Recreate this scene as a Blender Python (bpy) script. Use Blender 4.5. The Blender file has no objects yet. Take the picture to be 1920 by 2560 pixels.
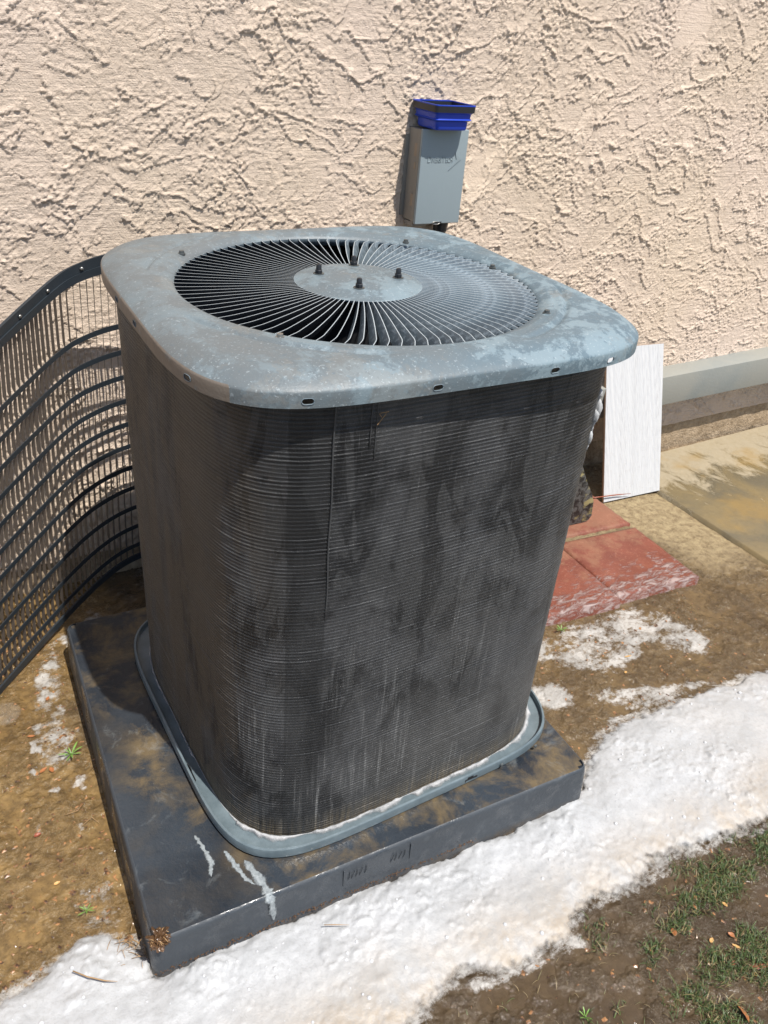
import bpy, bmesh, math, random
import numpy as np
from mathutils import Vector, Matrix

random.seed(7)
rng = np.random.default_rng(11)
SC = bpy.context.scene
COL = SC.collection
R = math.radians

# ------------------------------------------------------------------ camera
CAM = Vector((-0.68555, -1.18146, 1.40166))
YAW, PITCH, ROLL, FPX = 0.585334, 0.551514, 0.089281, 2026.6
fw = Vector((math.sin(YAW) * math.cos(PITCH), math.cos(YAW) * math.cos(PITCH), -math.sin(PITCH)))
rt = Vector((math.cos(YAW), -math.sin(YAW), 0))
up = rt.cross(fw)
r2 = rt * math.cos(ROLL) + up * math.sin(ROLL)
u2 = -rt * math.sin(ROLL) + up * math.cos(ROLL)
cd = bpy.data.cameras.new('camera')
cd.sensor_fit = 'HORIZONTAL'
cd.sensor_width = 36
cd.lens = FPX / 1920 * 36
cd.clip_start = .02
cd.clip_end = 500
cam = bpy.data.objects.new('camera', cd)
COL.objects.link(cam)
M = Matrix((r2, u2, -fw)).transposed().to_4x4()
M.translation = CAM
cam.matrix_world = M
SC.camera = cam

# ------------------------------------------------------------------ sky and sun
SUN = Vector((0.10, -0.48, 1.0)).normalized()
w = bpy.data.worlds.new('World')
SC.world = w
w.use_nodes = True
nt = w.node_tree
sky = nt.nodes.new('ShaderNodeTexSky')
sky.sky_type = 'NISHITA'
sky.sun_disc = False
sky.sun_elevation = math.asin(SUN.z)
sky.sun_rotation = math.atan2(SUN.x, SUN.y)
bg = nt.nodes['Background']
nt.links.new(sky.outputs[0], bg.inputs[0])
bg.inputs[1].default_value = 0.10
sl = bpy.data.lights.new('sun', 'SUN')
sl.energy = 4.6
sl.angle = R(.53)
sl.color = (1, .955, .89)
so = bpy.data.objects.new('sun', sl)
COL.objects.link(so)
so.rotation_euler = SUN.to_track_quat('Z', 'Y').to_euler()
so.location = (0, -1, 4)
SC.view_settings.view_transform = 'Standard'
SC.view_settings.look = 'None'
SC.view_settings.gamma = 1
SC.view_settings.use_curve_mapping = False
SC.view_settings.exposure = 0.48
SC.cycles.max_bounces = 6
SC.cycles.use_denoising = True


# ------------------------------------------------------------------ noise helpers
def _h(ix, iy, seed):
    v = (ix * 374761393 + iy * 668265263 + seed * 1442695041) & 0xffffffff
    v = ((v ^ (v >> 13)) * 1274126177) & 0xffffffff
    v = (v ^ (v >> 16)) & 0xffffffff
    return v


def perlin(x, y, seed=0):
    x0 = np.floor(x); y0 = np.floor(y)
    fx = x - x0; fy = y - y0
    ix = x0.astype(np.int64); iy = y0.astype(np.int64)

    def g(i, j, dx, dy):
        a = _h(ix + i, iy + j, seed).astype(float) * (2 * np.pi / 4294967296.)
        return np.cos(a) * dx + np.sin(a) * dy
    u = fx * fx * fx * (fx * (fx * 6 - 15) + 10)
    v = fy * fy * fy * (fy * (fy * 6 - 15) + 10)
    a = g(0, 0, fx, fy); b = g(1, 0, fx - 1, fy); c = g(0, 1, fx, fy - 1); d = g(1, 1, fx - 1, fy - 1)
    return ((a + (b - a) * u) * (1 - v) + (c + (d - c) * u) * v) * 1.5


def fbm(x, y, o=4, seed=0, gain=.5):
    s = 0; a = 1.; t = 0
    for k in range(o):
        s = s + a * perlin(x * 2 ** k, y * 2 ** k, seed + 17 * k)
        t += a; a *= gain
    return s / t * 1.4


def sst(x, a, b):
    t = np.clip((x - a) / (b - a), 0, 1)
    return t * t * (3 - 2 * t)


def axis(lo, hi, step, farlo, farhi):
    """even steps inside lo..hi, growing steps outside"""
    c = list(np.arange(lo, hi, step))
    s = step; v = hi
    while v < farhi:
        c.append(v); s *= 1.35; v += s
    c.append(farhi)
    s = step; v = lo - step; pre = []
    while v > farlo:
        pre.append(v); s *= 1.35; v -= s
    pre.append(farlo)
    return np.array(pre[::-1] + c)


def poly_sd(X, Y, P):
    """signed distance to polygon, positive inside"""
    P = np.array(P, float); n = len(P)
    d = np.full(X.shape, 1e9); ins = np.zeros(X.shape, bool)
    for i in range(n):
        a = P[i]; b = P[(i + 1) % n]; e = b - a
        wx = X - a[0]; wy = Y - a[1]
        t = np.clip((wx * e[0] + wy * e[1]) / (e @ e), 0, 1)
        d = np.minimum(d, (wx - e[0] * t) ** 2 + (wy - e[1] * t) ** 2)
        c = ((a[1] > Y) != (b[1] > Y))
        with np.errstate(divide='ignore', invalid='ignore'):
            xi = (b[0] - a[0]) * (Y - a[1]) / (b[1] - a[1] + 1e-12) + a[0]
        ins ^= c & (X < xi)
    return np.where(ins, 1, -1) * np.sqrt(d)


def smooth_poly(P, it=2):
    P = [np.array(p, float) for p in P]
    for _ in range(it):
        Q = []
        for i in range(len(P)):
            a, b = P[i], P[(i + 1) % len(P)]
            Q += [a * .75 + b * .25, a * .25 + b * .75]
        P = Q
    return P


# ------------------------------------------------------------------ object helpers
WPOS = {}


def empty(name, loc=(0, 0, 0)):
    o = bpy.data.objects.new(name, None)
    o.empty_display_size = .05
    COL.objects.link(o)
    o.location = loc
    WPOS[o.name] = Vector(loc)
    return o


def tag(o, label=None, cat=None, group=None, kind=None):
    if label: o['label'] = label
    if cat: o['category'] = cat
    if group: o['group'] = group
    if kind: o['kind'] = kind
    return o


def obj(name, verts, faces, m=None, parent=None, smooth=True, loc=None, sharp=None, world=True):
    """mesh given in world coordinates -> object at loc (or its parent's place)"""
    pw = WPOS[parent.name] if parent else Vector((0, 0, 0))
    wl = Vector(loc) if loc is not None else pw
    V = np.asarray(verts, dtype=np.float32).reshape(-1, 3)
    if world:
        V = V - np.array(wl, dtype=np.float32)
    me = bpy.data.meshes.new(name)
    if isinstance(faces, np.ndarray):
        n, k = faces.shape
        me.vertices.add(len(V)); me.vertices.foreach_set('co', V.ravel())
        me.loops.add(n * k); me.loops.foreach_set('vertex_index', faces.astype(np.int32).ravel())
        me.polygons.add(n)
        me.polygons.foreach_set('loop_start', np.arange(0, n * k, k, dtype=np.int32))
        me.polygons.foreach_set('loop_total', np.full(n, k, dtype=np.int32))
        me.update(calc_edges=True)
        me.validate()
    else:
        me.from_pydata([tuple(map(float, v)) for v in V], [], faces)
        me.update()
    if smooth:
        me.polygons.foreach_set('use_smooth', np.ones(len(me.polygons), dtype=bool))
    if m: me.materials.append(m)
    o = bpy.data.objects.new(name, me)
    COL.objects.link(o)
    if parent: o.parent = parent
    o.location = wl - pw
    WPOS[o.name] = wl
    if sharp is not None:
        me.set_sharp_from_angle(angle=R(sharp))
    return o


def attr(o, name, vals):
    a = o.data.attributes.new(name, 'FLOAT', 'POINT')
    a.data.foreach_set('value', np.asarray(vals, dtype=np.float32).ravel())


def grid(xs, ys, Z):
    """grid mesh; Z shape (len(xs), len(ys))"""
    X, Y = np.meshgrid(xs, ys, indexing='ij')
    V = np.stack([X, Y, Z], -1).reshape(-1, 3)
    n, m = len(xs), len(ys)
    I = np.arange(n * m).reshape(n, m)
    F = np.stack([I[:-1, :-1], I[1:, :-1], I[1:, 1:], I[:-1, 1:]], -1).reshape(-1, 4)
    return V, F


class MB:
    def __init__(s): s.v = []; s.f = []

    def add(s, v, f):
        b = len(s.v)
        s.v += [tuple(p) for p in v]; s.f += [tuple(i + b for i in q) for q in f]
        return s

    def box(s, c, d, ax=None):
        ax = ax or (Vector((1, 0, 0)), Vector((0, 1, 0)), Vector((0, 0, 1)))
        c = Vector(c); P = []
        for k in (-1, 1):
            for j in (-1, 1):
                for i in (-1, 1):
                    P.append(c + ax[0] * (i * d[0] / 2) + ax[1] * (j * d[1] / 2) + ax[2] * (k * d[2] / 2))
        return s.add(P, [(0, 2, 3, 1), (4, 5, 7, 6), (0, 1, 5, 4), (2, 6, 7, 3), (0, 4, 6, 2), (1, 3, 7, 5)])

    def lathe(s, c, prof, n=24, ax=None, cap=True):
        ax = ax or (Vector((1, 0, 0)), Vector((0, 1, 0)), Vector((0, 0, 1)))
        c = Vector(c); b = len(s.v); m = len(prof)
        for i in range(n):
            a = 2 * math.pi * i / n
            for r, z in prof:
                s.v.append(tuple(c + ax[0] * (r * math.cos(a)) + ax[1] * (r * math.sin(a)) + ax[2] * z))
        for i in range(n):
            j = (i + 1) % n
            for k in range(m - 1):
                s.f.append((b + i * m + k, b + j * m + k, b + j * m + k + 1, b + i * m + k + 1))
        if cap:
            if prof[0][0] > 1e-6: s.f.append(tuple(b + i * m for i in range(n))[::-1])
            if prof[-1][0] > 1e-6: s.f.append(tuple(b + i * m + m - 1 for i in range(n)))
        return s

    def tube(s, pts, r, n=6):
        pts = [Vector(p) for p in pts]; b = len(s.v)
        for i, p in enumerate(pts):
            t = (pts[min(i + 1, len(pts) - 1)] - pts[max(i - 1, 0)]).normalized()
            a = t.orthogonal().normalized() if i == 0 else (a - t * a.dot(t)).normalized()
            c = t.cross(a)
            rr = r[i] if isinstance(r, (list, tuple)) else r
            for k in range(n):
                th = 2 * math.pi * k / n
                s.v.append(tuple(p + (a * math.cos(th) + c * math.sin(th)) * rr))
        for i in range(len(pts) - 1):
            for k in range(n):
                s.f.append((b + i * n + k, b + i * n + (k + 1) % n, b + (i + 1) * n + (k + 1) % n, b + (i + 1) * n + k))
        s.f.append(tuple(b + k for k in range(n))[::-1])
        s.f.append(tuple(b + (len(pts) - 1) * n + k for k in range(n)))
        return s

    def build(s, name, m, parent=None, smooth=False, loc=None, sharp=None, bevel=0, seg=2, kind=None):
        o = obj(name, s.v, s.f, m, parent, smooth or bevel > 0, loc)
        if bevel > 0:
            bm = bmesh.new(); bm.from_mesh(o.data)
            bmesh.ops.recalc_face_normals(bm, faces=bm.faces)
            bmesh.ops.bevel(bm, geom=[e for e in bm.edges if len(e.link_faces) == 2 and e.calc_face_angle() > .6], offset=bevel, segments=seg, affect='EDGES', profile=.6)
            bm.to_mesh(o.data); bm.free()
            o.data.polygons.foreach_set('use_smooth', np.ones(len(o.data.polygons), dtype=bool))
            o.data.set_sharp_from_angle(angle=R(sharp or 40))
        else:
            bm = bmesh.new(); bm.from_mesh(o.data)
            bmesh.ops.recalc_face_normals(bm, faces=bm.faces)
            bm.to_mesh(o.data); bm.free()
            if sharp: o.data.set_sharp_from_angle(angle=R(sharp))
        if kind: o['kind'] = kind
        return o


# ------------------------------------------------------------------ material helpers
class NT:
    def __init__(s, name):
        s.m = bpy.data.materials.new(name); s.m.use_nodes = True
        s.t = s.m.node_tree; s.b = s.t.nodes['Principled BSDF']
        s.tc = s.t.nodes.new('ShaderNodeTexCoord')

    def n(s, typ, ins=None, **props):
        d = s.t.nodes.new('ShaderNode' + typ)
        for k, v in props.items(): setattr(d, k, v)
        for k, v in (ins or {}).items():
            sock = d.inputs[k]
            if isinstance(v, bpy.types.NodeSocket): s.t.links.new(v, sock)
            else: sock.default_value = v
        return d

    def set(s, **kw):
        for k, v in kw.items():
            sock = s.b.inputs[k.replace('_', ' ')]
            if isinstance(v, bpy.types.NodeSocket): s.t.links.new(v, sock)
            else: sock.default_value = v
        return s

    def co(s, scale=(1, 1, 1), rot=(0, 0, 0), kind='Object', loc=(0, 0, 0)):
        return s.n('Mapping', {'Vector': s.tc.outputs[kind], 'Scale': scale, 'Rotation': rot, 'Location': loc}).outputs[0]

    def noise(s, sc, det=4, rough=.55, vec=None, dist=0, fac=True):
        d = s.n('TexNoise', {'Scale': sc, 'Detail': det, 'Roughness': rough, 'Distortion': dist, 'Vector': vec or s.tc.outputs['Object']})
        return d.outputs[0 if fac else 1]

    def ramp(s, f, a, b, c0=(0, 0, 0, 1), c1=(1, 1, 1, 1)):
        d = s.n('ValToRGB', {'Fac': f})
        e = d.color_ramp.elements
        e[0].position = a; e[1].position = b
        e[0].color = c0; e[1].color = c1
        return d.outputs[0]

    def mix(s, f, a, b, mode='MIX'):
        d = s.t.nodes.new('ShaderNodeMix'); d.data_type = 'RGBA'; d.blend_type = mode
        for i, v in ((0, f), (6, a), (7, b)):
            if isinstance(v, bpy.types.NodeSocket): s.t.links.new(v, d.inputs[i])
            else: d.inputs[i].default_value = v if i == 0 else (tuple(v) + (1,))[:4]
        return d.outputs[2]

    def math(s, op, a, b=0, clamp=False):
        d = s.t.nodes.new('ShaderNodeMath'); d.operation = op; d.use_clamp = clamp
        for i, v in ((0, a), (1, b)):
            if isinstance(v, bpy.types.NodeSocket): s.t.links.new(v, d.inputs[i])
            else: d.inputs[i].default_value = v
        return d.outputs[0]

    def at(s, name):
        return s.n('Attribute', attribute_name=name).outputs['Fac']

    def bump(s, h, dist, strength=1., prev=None):
        ins = {'Height': h, 'Distance': dist, 'Strength': strength}
        if prev is not None: ins['Normal'] = prev
        return s.n('Bump', ins).outputs[0]

    def sep(s, kind='Object'):
        return s.n('SeparateXYZ', {'Vector': s.tc.outputs[kind]}).outputs


def plain(name, col, rough=.5, metal=0, bump=0, bs=200, spec=.5, var=.15):
    t = NT(name)
    n = t.noise(9, 5)
    dark = tuple(c * (1 - var) for c in col); lite = tuple(min(1, c * (1 + var)) for c in col)
    t.set(Base_Color=t.mix(n, dark, lite), Roughness=rough, Metallic=metal)
    t.b.inputs['Specular IOR Level'].default_value = spec
    if bump: t.set(Normal=t.bump(t.noise(bs, 3), bump))
    return t.m


# stucco ------------------------------------------------------------
t = NT('stucco')
big = t.noise(1.6, 3)
mid = t.noise(14, 5, .6)
col = t.mix(t.ramp(big, .35, .65), (.73, .595, .46), (.755, .615, .505))
col = t.mix(t.math('MULTIPLY', t.ramp(mid, .35, .75), .22), col, (.58, .46, .35))
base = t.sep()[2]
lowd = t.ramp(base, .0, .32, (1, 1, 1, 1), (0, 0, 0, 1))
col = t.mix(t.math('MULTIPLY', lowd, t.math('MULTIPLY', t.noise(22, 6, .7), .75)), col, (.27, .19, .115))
g1 = t.noise(330, 4, .7)
stri = t.noise(1, 3, .6, vec=t.co((9, 9, 130), (0, R(5), 0)))
stri2 = t.noise(1, 2, .6, vec=t.co((11, 11, 150), (0, R(24), 0)))
flat = t.at('flat')
rough = t.math('SUBTRACT', 1, t.math('MULTIPLY', flat, .4))
sel_ = t.ramp(t.noise(5, 2, .5), .45, .55)
g2 = t.noise(140, 4, .7)
nb = t.bump(t.math('MULTIPLY', g1, rough), .0042)
nb = t.bump(t.math('MULTIPLY', g2, rough), .0034, .8, nb)
nb = t.bump(t.math('MULTIPLY', t.math('MULTIPLY', stri, rough), t.math('SUBTRACT', 1, sel_)), .0028, .8, nb)
nb = t.bump(t.math('MULTIPLY', t.math('MULTIPLY', stri2, rough), sel_), .0030, .8, nb)
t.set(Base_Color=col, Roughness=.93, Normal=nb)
t.b.inputs['Specular IOR Level'].default_value = .2
M_STUCCO = t.m

t = NT('foundation')
col = t.mix(t.ramp(t.noise(30, 6, .7), .3, .7), (.24, .17, .10), (.52, .40, .27))
t.set(Base_Color=col, Roughness=.95, Normal=t.bump(t.noise(90, 6, .7), .012))
M_FOUND = t.m

# painted metal of the top cover -------------------------------------
def cover_mat(name, brown=0.0):
    t = NT(name)
    n1 = t.noise(6.5, 10, .70, dist=.35)
    n2 = t.noise(34, 8, .72, dist=.3)
    n3 = t.noise(210, 3, .6)
    S = t.sep()
    fx = t.math('MULTIPLY_ADD', S[0], 1.25); t.t.nodes[-1].inputs[2].default_value = .42
    fx = t.math('ADD', fx, t.math('MULTIPLY', S[1], -.5))
    fx = t.math('ADD', fx, t.math('MULTIPLY', t.math('SUBTRACT', n1, .5), 1.8), True)
    base = t.mix(fx, (.122, .137, .142), (.098, .150, .183))
    chalk = t.math('MULTIPLY', t.ramp(t.math('ADD', t.math('MULTIPLY', n1, .55), t.math('MULTIPLY', n2, .45)), .492, .525), t.math('MULTIPLY_ADD', fx, .55))
    t.t.nodes[-1].inputs[2].default_value = .15
    t.t.links.new(t.math('MULTIPLY_ADD', fx, .45), chalk.node.inputs[1])
    t.t.nodes[-1].inputs[2].default_value = .12
    c = t.mix(chalk, base, (.25, .32, .35))
    tan = t.math('MULTIPLY', t.ramp(t.noise(7, 7, .72, vec=t.co(loc=(3, 1, 0))), .56, .59), .42)
    c = t.mix(tan, c, (.17, .168, .155))
    spots = t.ramp(n3, .61, .67)
    c = t.mix(t.math('MULTIPLY', spots, .35), c, (.40, .45, .47))
    dsp = t.ramp(t.noise(55, 2, .5, vec=t.co(loc=(9, 4, 2))), .68, .71)
    c = t.mix(t.math('MULTIPLY', dsp, .5), c, (.10, .13, .15))
    # brown strip on the left side skirt, broken up by noise
    mk = t.math('MULTIPLY', t.ramp(S[0], .0, 1.0), 0)
    lf = t.math('MULTIPLY', t.math('LESS_THAN', S[0], -.352), t.math('LESS_THAN', S[2], .0))
    lf = t.math('MULTIPLY', lf, t.ramp(t.noise(24, 4), .30, .42))
    c = t.mix(t.math('MULTIPLY', lf, .8), c, (.17, .13, .095))
    t.set(Base_Color=c, Roughness=t.ramp(n2, .2, .8, (.34, .34, .34, 1), (.62, .62, .62, 1)), Normal=t.bump(n3, .0006, .6, t.bump(n2, .0012, .5)))
    t.b.inputs['Specular IOR Level'].default_value = .45
    return t.m
M_COVER = cover_mat('weathered_cover_paint')

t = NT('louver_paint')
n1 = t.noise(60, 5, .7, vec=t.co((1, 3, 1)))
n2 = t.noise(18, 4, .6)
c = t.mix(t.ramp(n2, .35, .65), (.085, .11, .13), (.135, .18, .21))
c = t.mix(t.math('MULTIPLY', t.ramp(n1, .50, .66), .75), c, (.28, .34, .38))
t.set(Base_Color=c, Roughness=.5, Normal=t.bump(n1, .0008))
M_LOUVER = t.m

t = NT('pan_paint')
n1 = t.noise(25, 5, .6)
c = t.mix(t.ramp(n1, .35, .7), (.095, .125, .14), (.15, .19, .21))
t.set(Base_Color=c, Roughness=.28, Normal=t.bump(t.noise(120, 3), .0005))
M_PAN = t.m

# coil -----------------------------------------------------------------
def coil_mat(name, tube):
    t = NT(name)
    uv = t.n('UVMap', uv_map='UVMap').outputs[0]
    def mp(sc, loc=(0, 0, 0)):
        return t.n('Mapping', {'Vector': uv, 'Scale': sc, 'Location': loc}).outputs[0]
    big = t.noise(1, 5, .6, vec=mp((7, 5, 1)), dist=.4)
    blot = t.noise(1, 5, .65, vec=mp((11, 9, 1), (3, 5, 0)), dist=.8)
    streak = t.noise(1, 4, .7, vec=mp((150, 5, 1)))
    streak2 = t.noise(1, 3, .7, vec=mp((300, 9, 1), (4, 4, 0)))
    fine = t.noise(1, 3, .7, vec=mp((1400, 420, 1)))
    S = t.n('SeparateXYZ', {'Vector': uv}).outputs
    u, v = S[0], S[1]
    k = 1.0
    # dark wet coil, dusty grey areas
    c = t.mix(t.ramp(big, .42, .58), (.0065, .007, .008), (.050, .051, .053))
    c = t.mix(t.math('MULTIPLY', t.ramp(blot, .54, .66), .85), c, (.006, .006, .007))
    wave = t.ramp(t.noise(1, 4, .55, vec=mp((16, 4.5, 1), (1, 9, 0)), dist=1.5), .50, .54)
    c = t.mix(t.math('MULTIPLY', wave, .35), c, (.080, .081, .081))
    lift = t.math('MULTIPLY', t.math('MULTIPLY', t.ramp(v, .05, .60, (1, 1, 1, 1), (.12, .12, .12, 1)), t.ramp(u, .40, .62)), t.ramp(t.noise(1, 5, .6, vec=mp((8, 5, 1), (5, 1, 0))), .36, .60, (.25, .25, .25, 1)))
    c = t.mix(t.math('MULTIPLY', lift, .75), c, (.085, .083, .078))
    low = t.ramp(v, .02, .62, (1, 1, 1, 1), (.10, .10, .10, 1))
    sm = t.math('MULTIPLY', t.math('MULTIPLY', t.ramp(streak, .54, .66), low), t.ramp(t.noise(1, 3, .5, vec=mp((9, 3, 1), (2, 2, 0))), .40, .60))
    c = t.mix(t.math('MULTIPLY', sm, .9), c, (.20, .20, .195))
    dash = t.ramp(t.noise(1, 3, .7, vec=mp((520, 55, 1), (8, 4, 0))), .60, .70)
    c = t.mix(t.math('MULTIPLY', dash, .45), c, (.15, .15, .15))
    sp = t.math('MULTIPLY', t.ramp(streak2, .64, .72), .45)
    c = t.mix(sp, c, (.17, .17, .165))
    # brown dust on the shaded side
    ub = t.math('MAXIMUM', t.ramp(u, .20, .36, (1, 1, 1, 1), (0, 0, 0, 1)), t.math('GREATER_THAN', u, 1.9))
    br = t.math('MULTIPLY', ub, t.ramp(t.noise(1, 5, .65, vec=mp((11, 2.2, 1), (7, 2, 0)), dist=.9), .44, .52))
    c = t.mix(t.math('MULTIPLY', br, .75), c, (.074, .060, .044))
    gd = t.ramp(v, .0, .055, (1, 1, 1, 1), (0, 0, 0, 1))
    c = t.mix(t.math('MULTIPLY', t.math('MULTIPLY', gd, t.ramp(streak, .38, .6)), .6), c, (.17, .13, .07))
    # a darker band by the corner seam
    bd = t.math('MULTIPLY', t.math('GREATER_THAN', u, .352), t.math('LESS_THAN', u, .411))
    c = t.mix(t.math('MULTIPLY', bd, .5), c, (.012, .013, .014))
    if tube:
        c = t.mix(t.math('MULTIPLY', t.ramp(fine, .44, .60), .8), c, t.mix(.22, t.mix(1.0, c, (2.0, 2.0, 2.0), 'MULTIPLY'), (.11, .112, .115)))
        c = t.mix(t.math('MULTIPLY', bd, .35), c, (.03, .03, .03))
    fins = t.n('TexWave', {'Scale': 1, 'Distortion': .6, 'Detail': 1, 'Vector': mp((220, 0, 1))}, wave_type='BANDS').outputs[1]
    nb = t.bump(fine, .0012, 1.)
    nb = t.bump(fins, .0006, .8, nb)
    t.set(Base_Color=c, Roughness=.38 if tube else .5, Normal=nb)
    t.b.inputs['Specular IOR Level'].default_value = .5
    return t.m
M_COIL = coil_mat('coil_fins', False)
M_TUBE = coil_mat('coil_rows', True)

M_DARK = plain('dark_interior', (.012, .013, .015), .6)
M_SEAM = plain('crushed_fins', (.05, .052, .054), .45)
M_BLACKMETAL = plain('black_metal', (.016, .018, .022), .35, .0, .0004, 300)
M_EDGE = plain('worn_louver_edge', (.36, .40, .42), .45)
M_UNDER_SHADE = plain('louver_underside_shade', (.018, .020, .024), .6)  # shade between the louvers, put into the colour of their lower faces
M_SCREW = plain('zinc_screw', (.35, .34, .32), .35, .85)
M_SCREWDULL = plain('dull_screw', (.12, .13, .13), .45, .6)

# pad ---------------------------------------------------------------------
t = NT('wet_plastic_pad')
n1 = t.noise(5, 6, .6, dist=.4)
n2 = t.noise(40, 5, .65)
n3 = t.noise(9, 6, .68, vec=t.co((1, 1, 1), loc=(2.3, 5, 0)), dist=.35)
c = t.mix(t.ramp(n1, .35, .65), (.015, .019, .025), (.034, .042, .052))
S = t.sep()
top = t.math('SUBTRACT', 1, t.at('side'))
nearunit = t.at('mud')
st = t.math('MULTIPLY', t.math('MULTIPLY', t.ramp(n3, .45, .62), top), nearunit)
c = t.mix(t.math('MULTIPLY', st, .85), c, t.mix(n2, (.10, .070, .034), (.185, .14, .080)))
hz = t.ramp(t.noise(16, 6, .7, vec=t.co(loc=(1, 8, 0)), dist=.6), .58, .72)
c = t.mix(t.math('MULTIPLY', hz, .22), c, (.30, .33, .34))
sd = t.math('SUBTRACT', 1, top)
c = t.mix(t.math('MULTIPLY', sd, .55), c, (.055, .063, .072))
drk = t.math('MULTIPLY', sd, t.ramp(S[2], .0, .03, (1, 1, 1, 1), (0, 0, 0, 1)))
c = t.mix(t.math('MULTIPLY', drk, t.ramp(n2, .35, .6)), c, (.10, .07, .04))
t.set(Base_Color=c, Roughness=t.mix(sd, t.ramp(n2, .3, .8, (.06, .06, .06, 1), (.25, .25, .25, 1)), t.ramp(t.noise(13, 5, .7), .40, .52, (.20, .20, .20, 1), (.62, .62, .62, 1))), Normal=t.bump(t.noise(170, 3), .0010, .6, t.bump(n2, .0045, .5)))
t.b.inputs['Specular IOR Level'].default_value = .5
M_PAD = t.m

# ground ------------------------------------------------------------------
t = NT('wet_mud')
n1 = t.noise(6, 6, .62)
n2 = t.noise(45, 6, .7)
n3 = t.noise(210, 4, .75)
tone = t.at('tone')       # 0 brown soil, 1 ochre silt
c = t.mix(t.ramp(n1, .3, .7), (.060, .040, .021), (.115, .080, .044))
ochre = t.mix(t.ramp(n1, .3, .7), (.17, .102, .036), (.31, .205, .085))
c = t.mix(tone, c, ochre)
c = t.mix(t.ramp(n2, .36, .66, (.65, .65, .65, 1), (0, 0, 0, 1)), c, (.050, .033, .018))
c = t.mix(t.ramp(n3, .60, .72, (0, 0, 0, 1), (.28, .28, .28, 1)), c, (.26, .19, .115))
c = t.mix(t.ramp(t.noise(95, 4, .7, vec=t.co(loc=(2, 6, 0))), .60, .68, (0, 0, 0, 1), (.40, .40, .40, 1)), c, (.035, .022, .012))
dry = t.at('dry')
sand = t.mix(t.ramp(n2, .35, .62), (.19, .135, .07), (.36, .28, .155))
c = t.mix(dry, c, sand)
fo = t.math('ADD', t.at('foam'), t.math('MULTIPLY', t.math('SUBTRACT', t.noise(70, 6, .75), .5), .8))
fo = t.math('ADD', fo, t.math('MULTIPLY', t.math('SUBTRACT', t.noise(16, 6, .65, dist=.7, vec=t.co((.7, 1.3, 1))), .5), 1.1))
fm = t.ramp(fo, .40, .62)
c = t.mix(t.math('MULTIPLY', fm, t.ramp(t.noise(120, 4, .7), .2, .5, (.45, .45, .45, 1))), c, (.42, .40, .37))
pud = t.math('MULTIPLY', t.ramp(t.noise(9, 4, .6, vec=t.co(loc=(4, 7, 0))), .46, .58), t.math('SUBTRACT', 1, dry))
wet = t.ramp(n2, .40, .62, (.09, .09, .09, 1), (.36, .36, .36, 1))
wet = t.mix(pud, wet, (.05, .05, .05))
inv = t.math('SUBTRACT', 1, t.math('MULTIPLY', pud, .80))
rg = t.mix(dry, wet, (.85, .85, .85))
rg = t.mix(fm, rg, (.45, .45, .45))
nb = t.bump(t.math('MULTIPLY', n3, inv), .0045, .8)
nb = t.bump(t.math('MULTIPLY', n2, inv), .012, .8, nb)
nb = t.bump(fm, .0012, .6, nb)
t.set(Base_Color=c, Roughness=rg, Normal=nb)
t.b.inputs['Specular IOR Level'].default_value = .5
M_MUD = t.m

t = NT('wet_concrete')
n1 = t.noise(4.5, 6, .6, dist=.7, vec=t.co(loc=(1.3, .4, 0)))
n2 = t.noise(50, 6, .7)
n4 = t.noise(9, 8, .72, dist=.4, vec=t.co((1.4, .8, 1)))
S = t.sep()
c = t.mix(t.ramp(n1, .40, .60), (.125, .105, .068), (.19, .145, .075))
c = t.mix(t.math('MULTIPLY', t.ramp(n2, .5, .7), .35), c, (.11, .085, .045))
edge = t.math('ADD', t.math('MULTIPLY', S[1], 1.3), t.math('MULTIPLY', t.math('SUBTRACT', n4, .5), 1.5))
dryc = t.math('MULTIPLY', t.ramp(edge, .50, .66), .8)
c = t.mix(dryc, c, t.mix(n2, (.27, .215, .13), (.42, .36, .26)))
c = t.mix(t.math('MULTIPLY', t.ramp(t.noise(3.2, 4, .6, vec=t.co(loc=(5, 5, 0))), .56, .66), .5), c, (.27, .17, .05))
t.set(Base_Color=c, Roughness=t.mix(dryc, (.22, .22, .22), (.85, .85, .85)), Normal=t.bump(n2, .0015))
M_CONC = t.m

t = NT('soap_foam')
n1 = t.noise(28, 5, .65)
n2 = t.noise(260, 4, .7)
n3 = t.noise(7, 5, .6)
dirt = t.at('dirt')
c = t.mix(t.ramp(n1, .3, .7), (.385, .39, .395), (.475, .48, .485))
df = t.math('MULTIPLY', dirt, t.ramp(t.math('ADD', t.math('MULTIPLY', n3, .6), t.math('MULTIPLY', n1, .4)), .28, .54))
c = t.mix(t.math('MULTIPLY', df, .85), c, (.34, .275, .20))
c = t.mix(t.math('MULTIPLY', t.ramp(t.noise(150, 4, .7), .50, .68), .45), c, (.28, .28, .275))
c = t.mix(t.math('MULTIPLY', t.ramp(t.noise(11, 4, .6, vec=t.co(loc=(6, 2, 0))), .42, .62), .4), c, (.32, .325, .325))
pit = t.ramp(t.noise(120, 3, .6), .70, .76)
c = t.mix(t.math('MULTIPLY', pit, .5), c, (.30, .275, .24))
t.set(Base_Color=c, Roughness=.42, Normal=t.bump(n2, .0015, .7, t.bump(n1, .0008, .5)))
al = t.ramp(t.math('ADD', t.at('edge'), t.math('MULTIPLY', t.math('SUBTRACT', t.noise(60, 4, .6), .5), .7)), .22, .62)
t.set(Alpha=al)
t.b.inputs['Subsurface Weight'].default_value = .12
t.b.inputs['Subsurface Radius'].default_value = (.004, .004, .004)
M_FOAM = t.m

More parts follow.
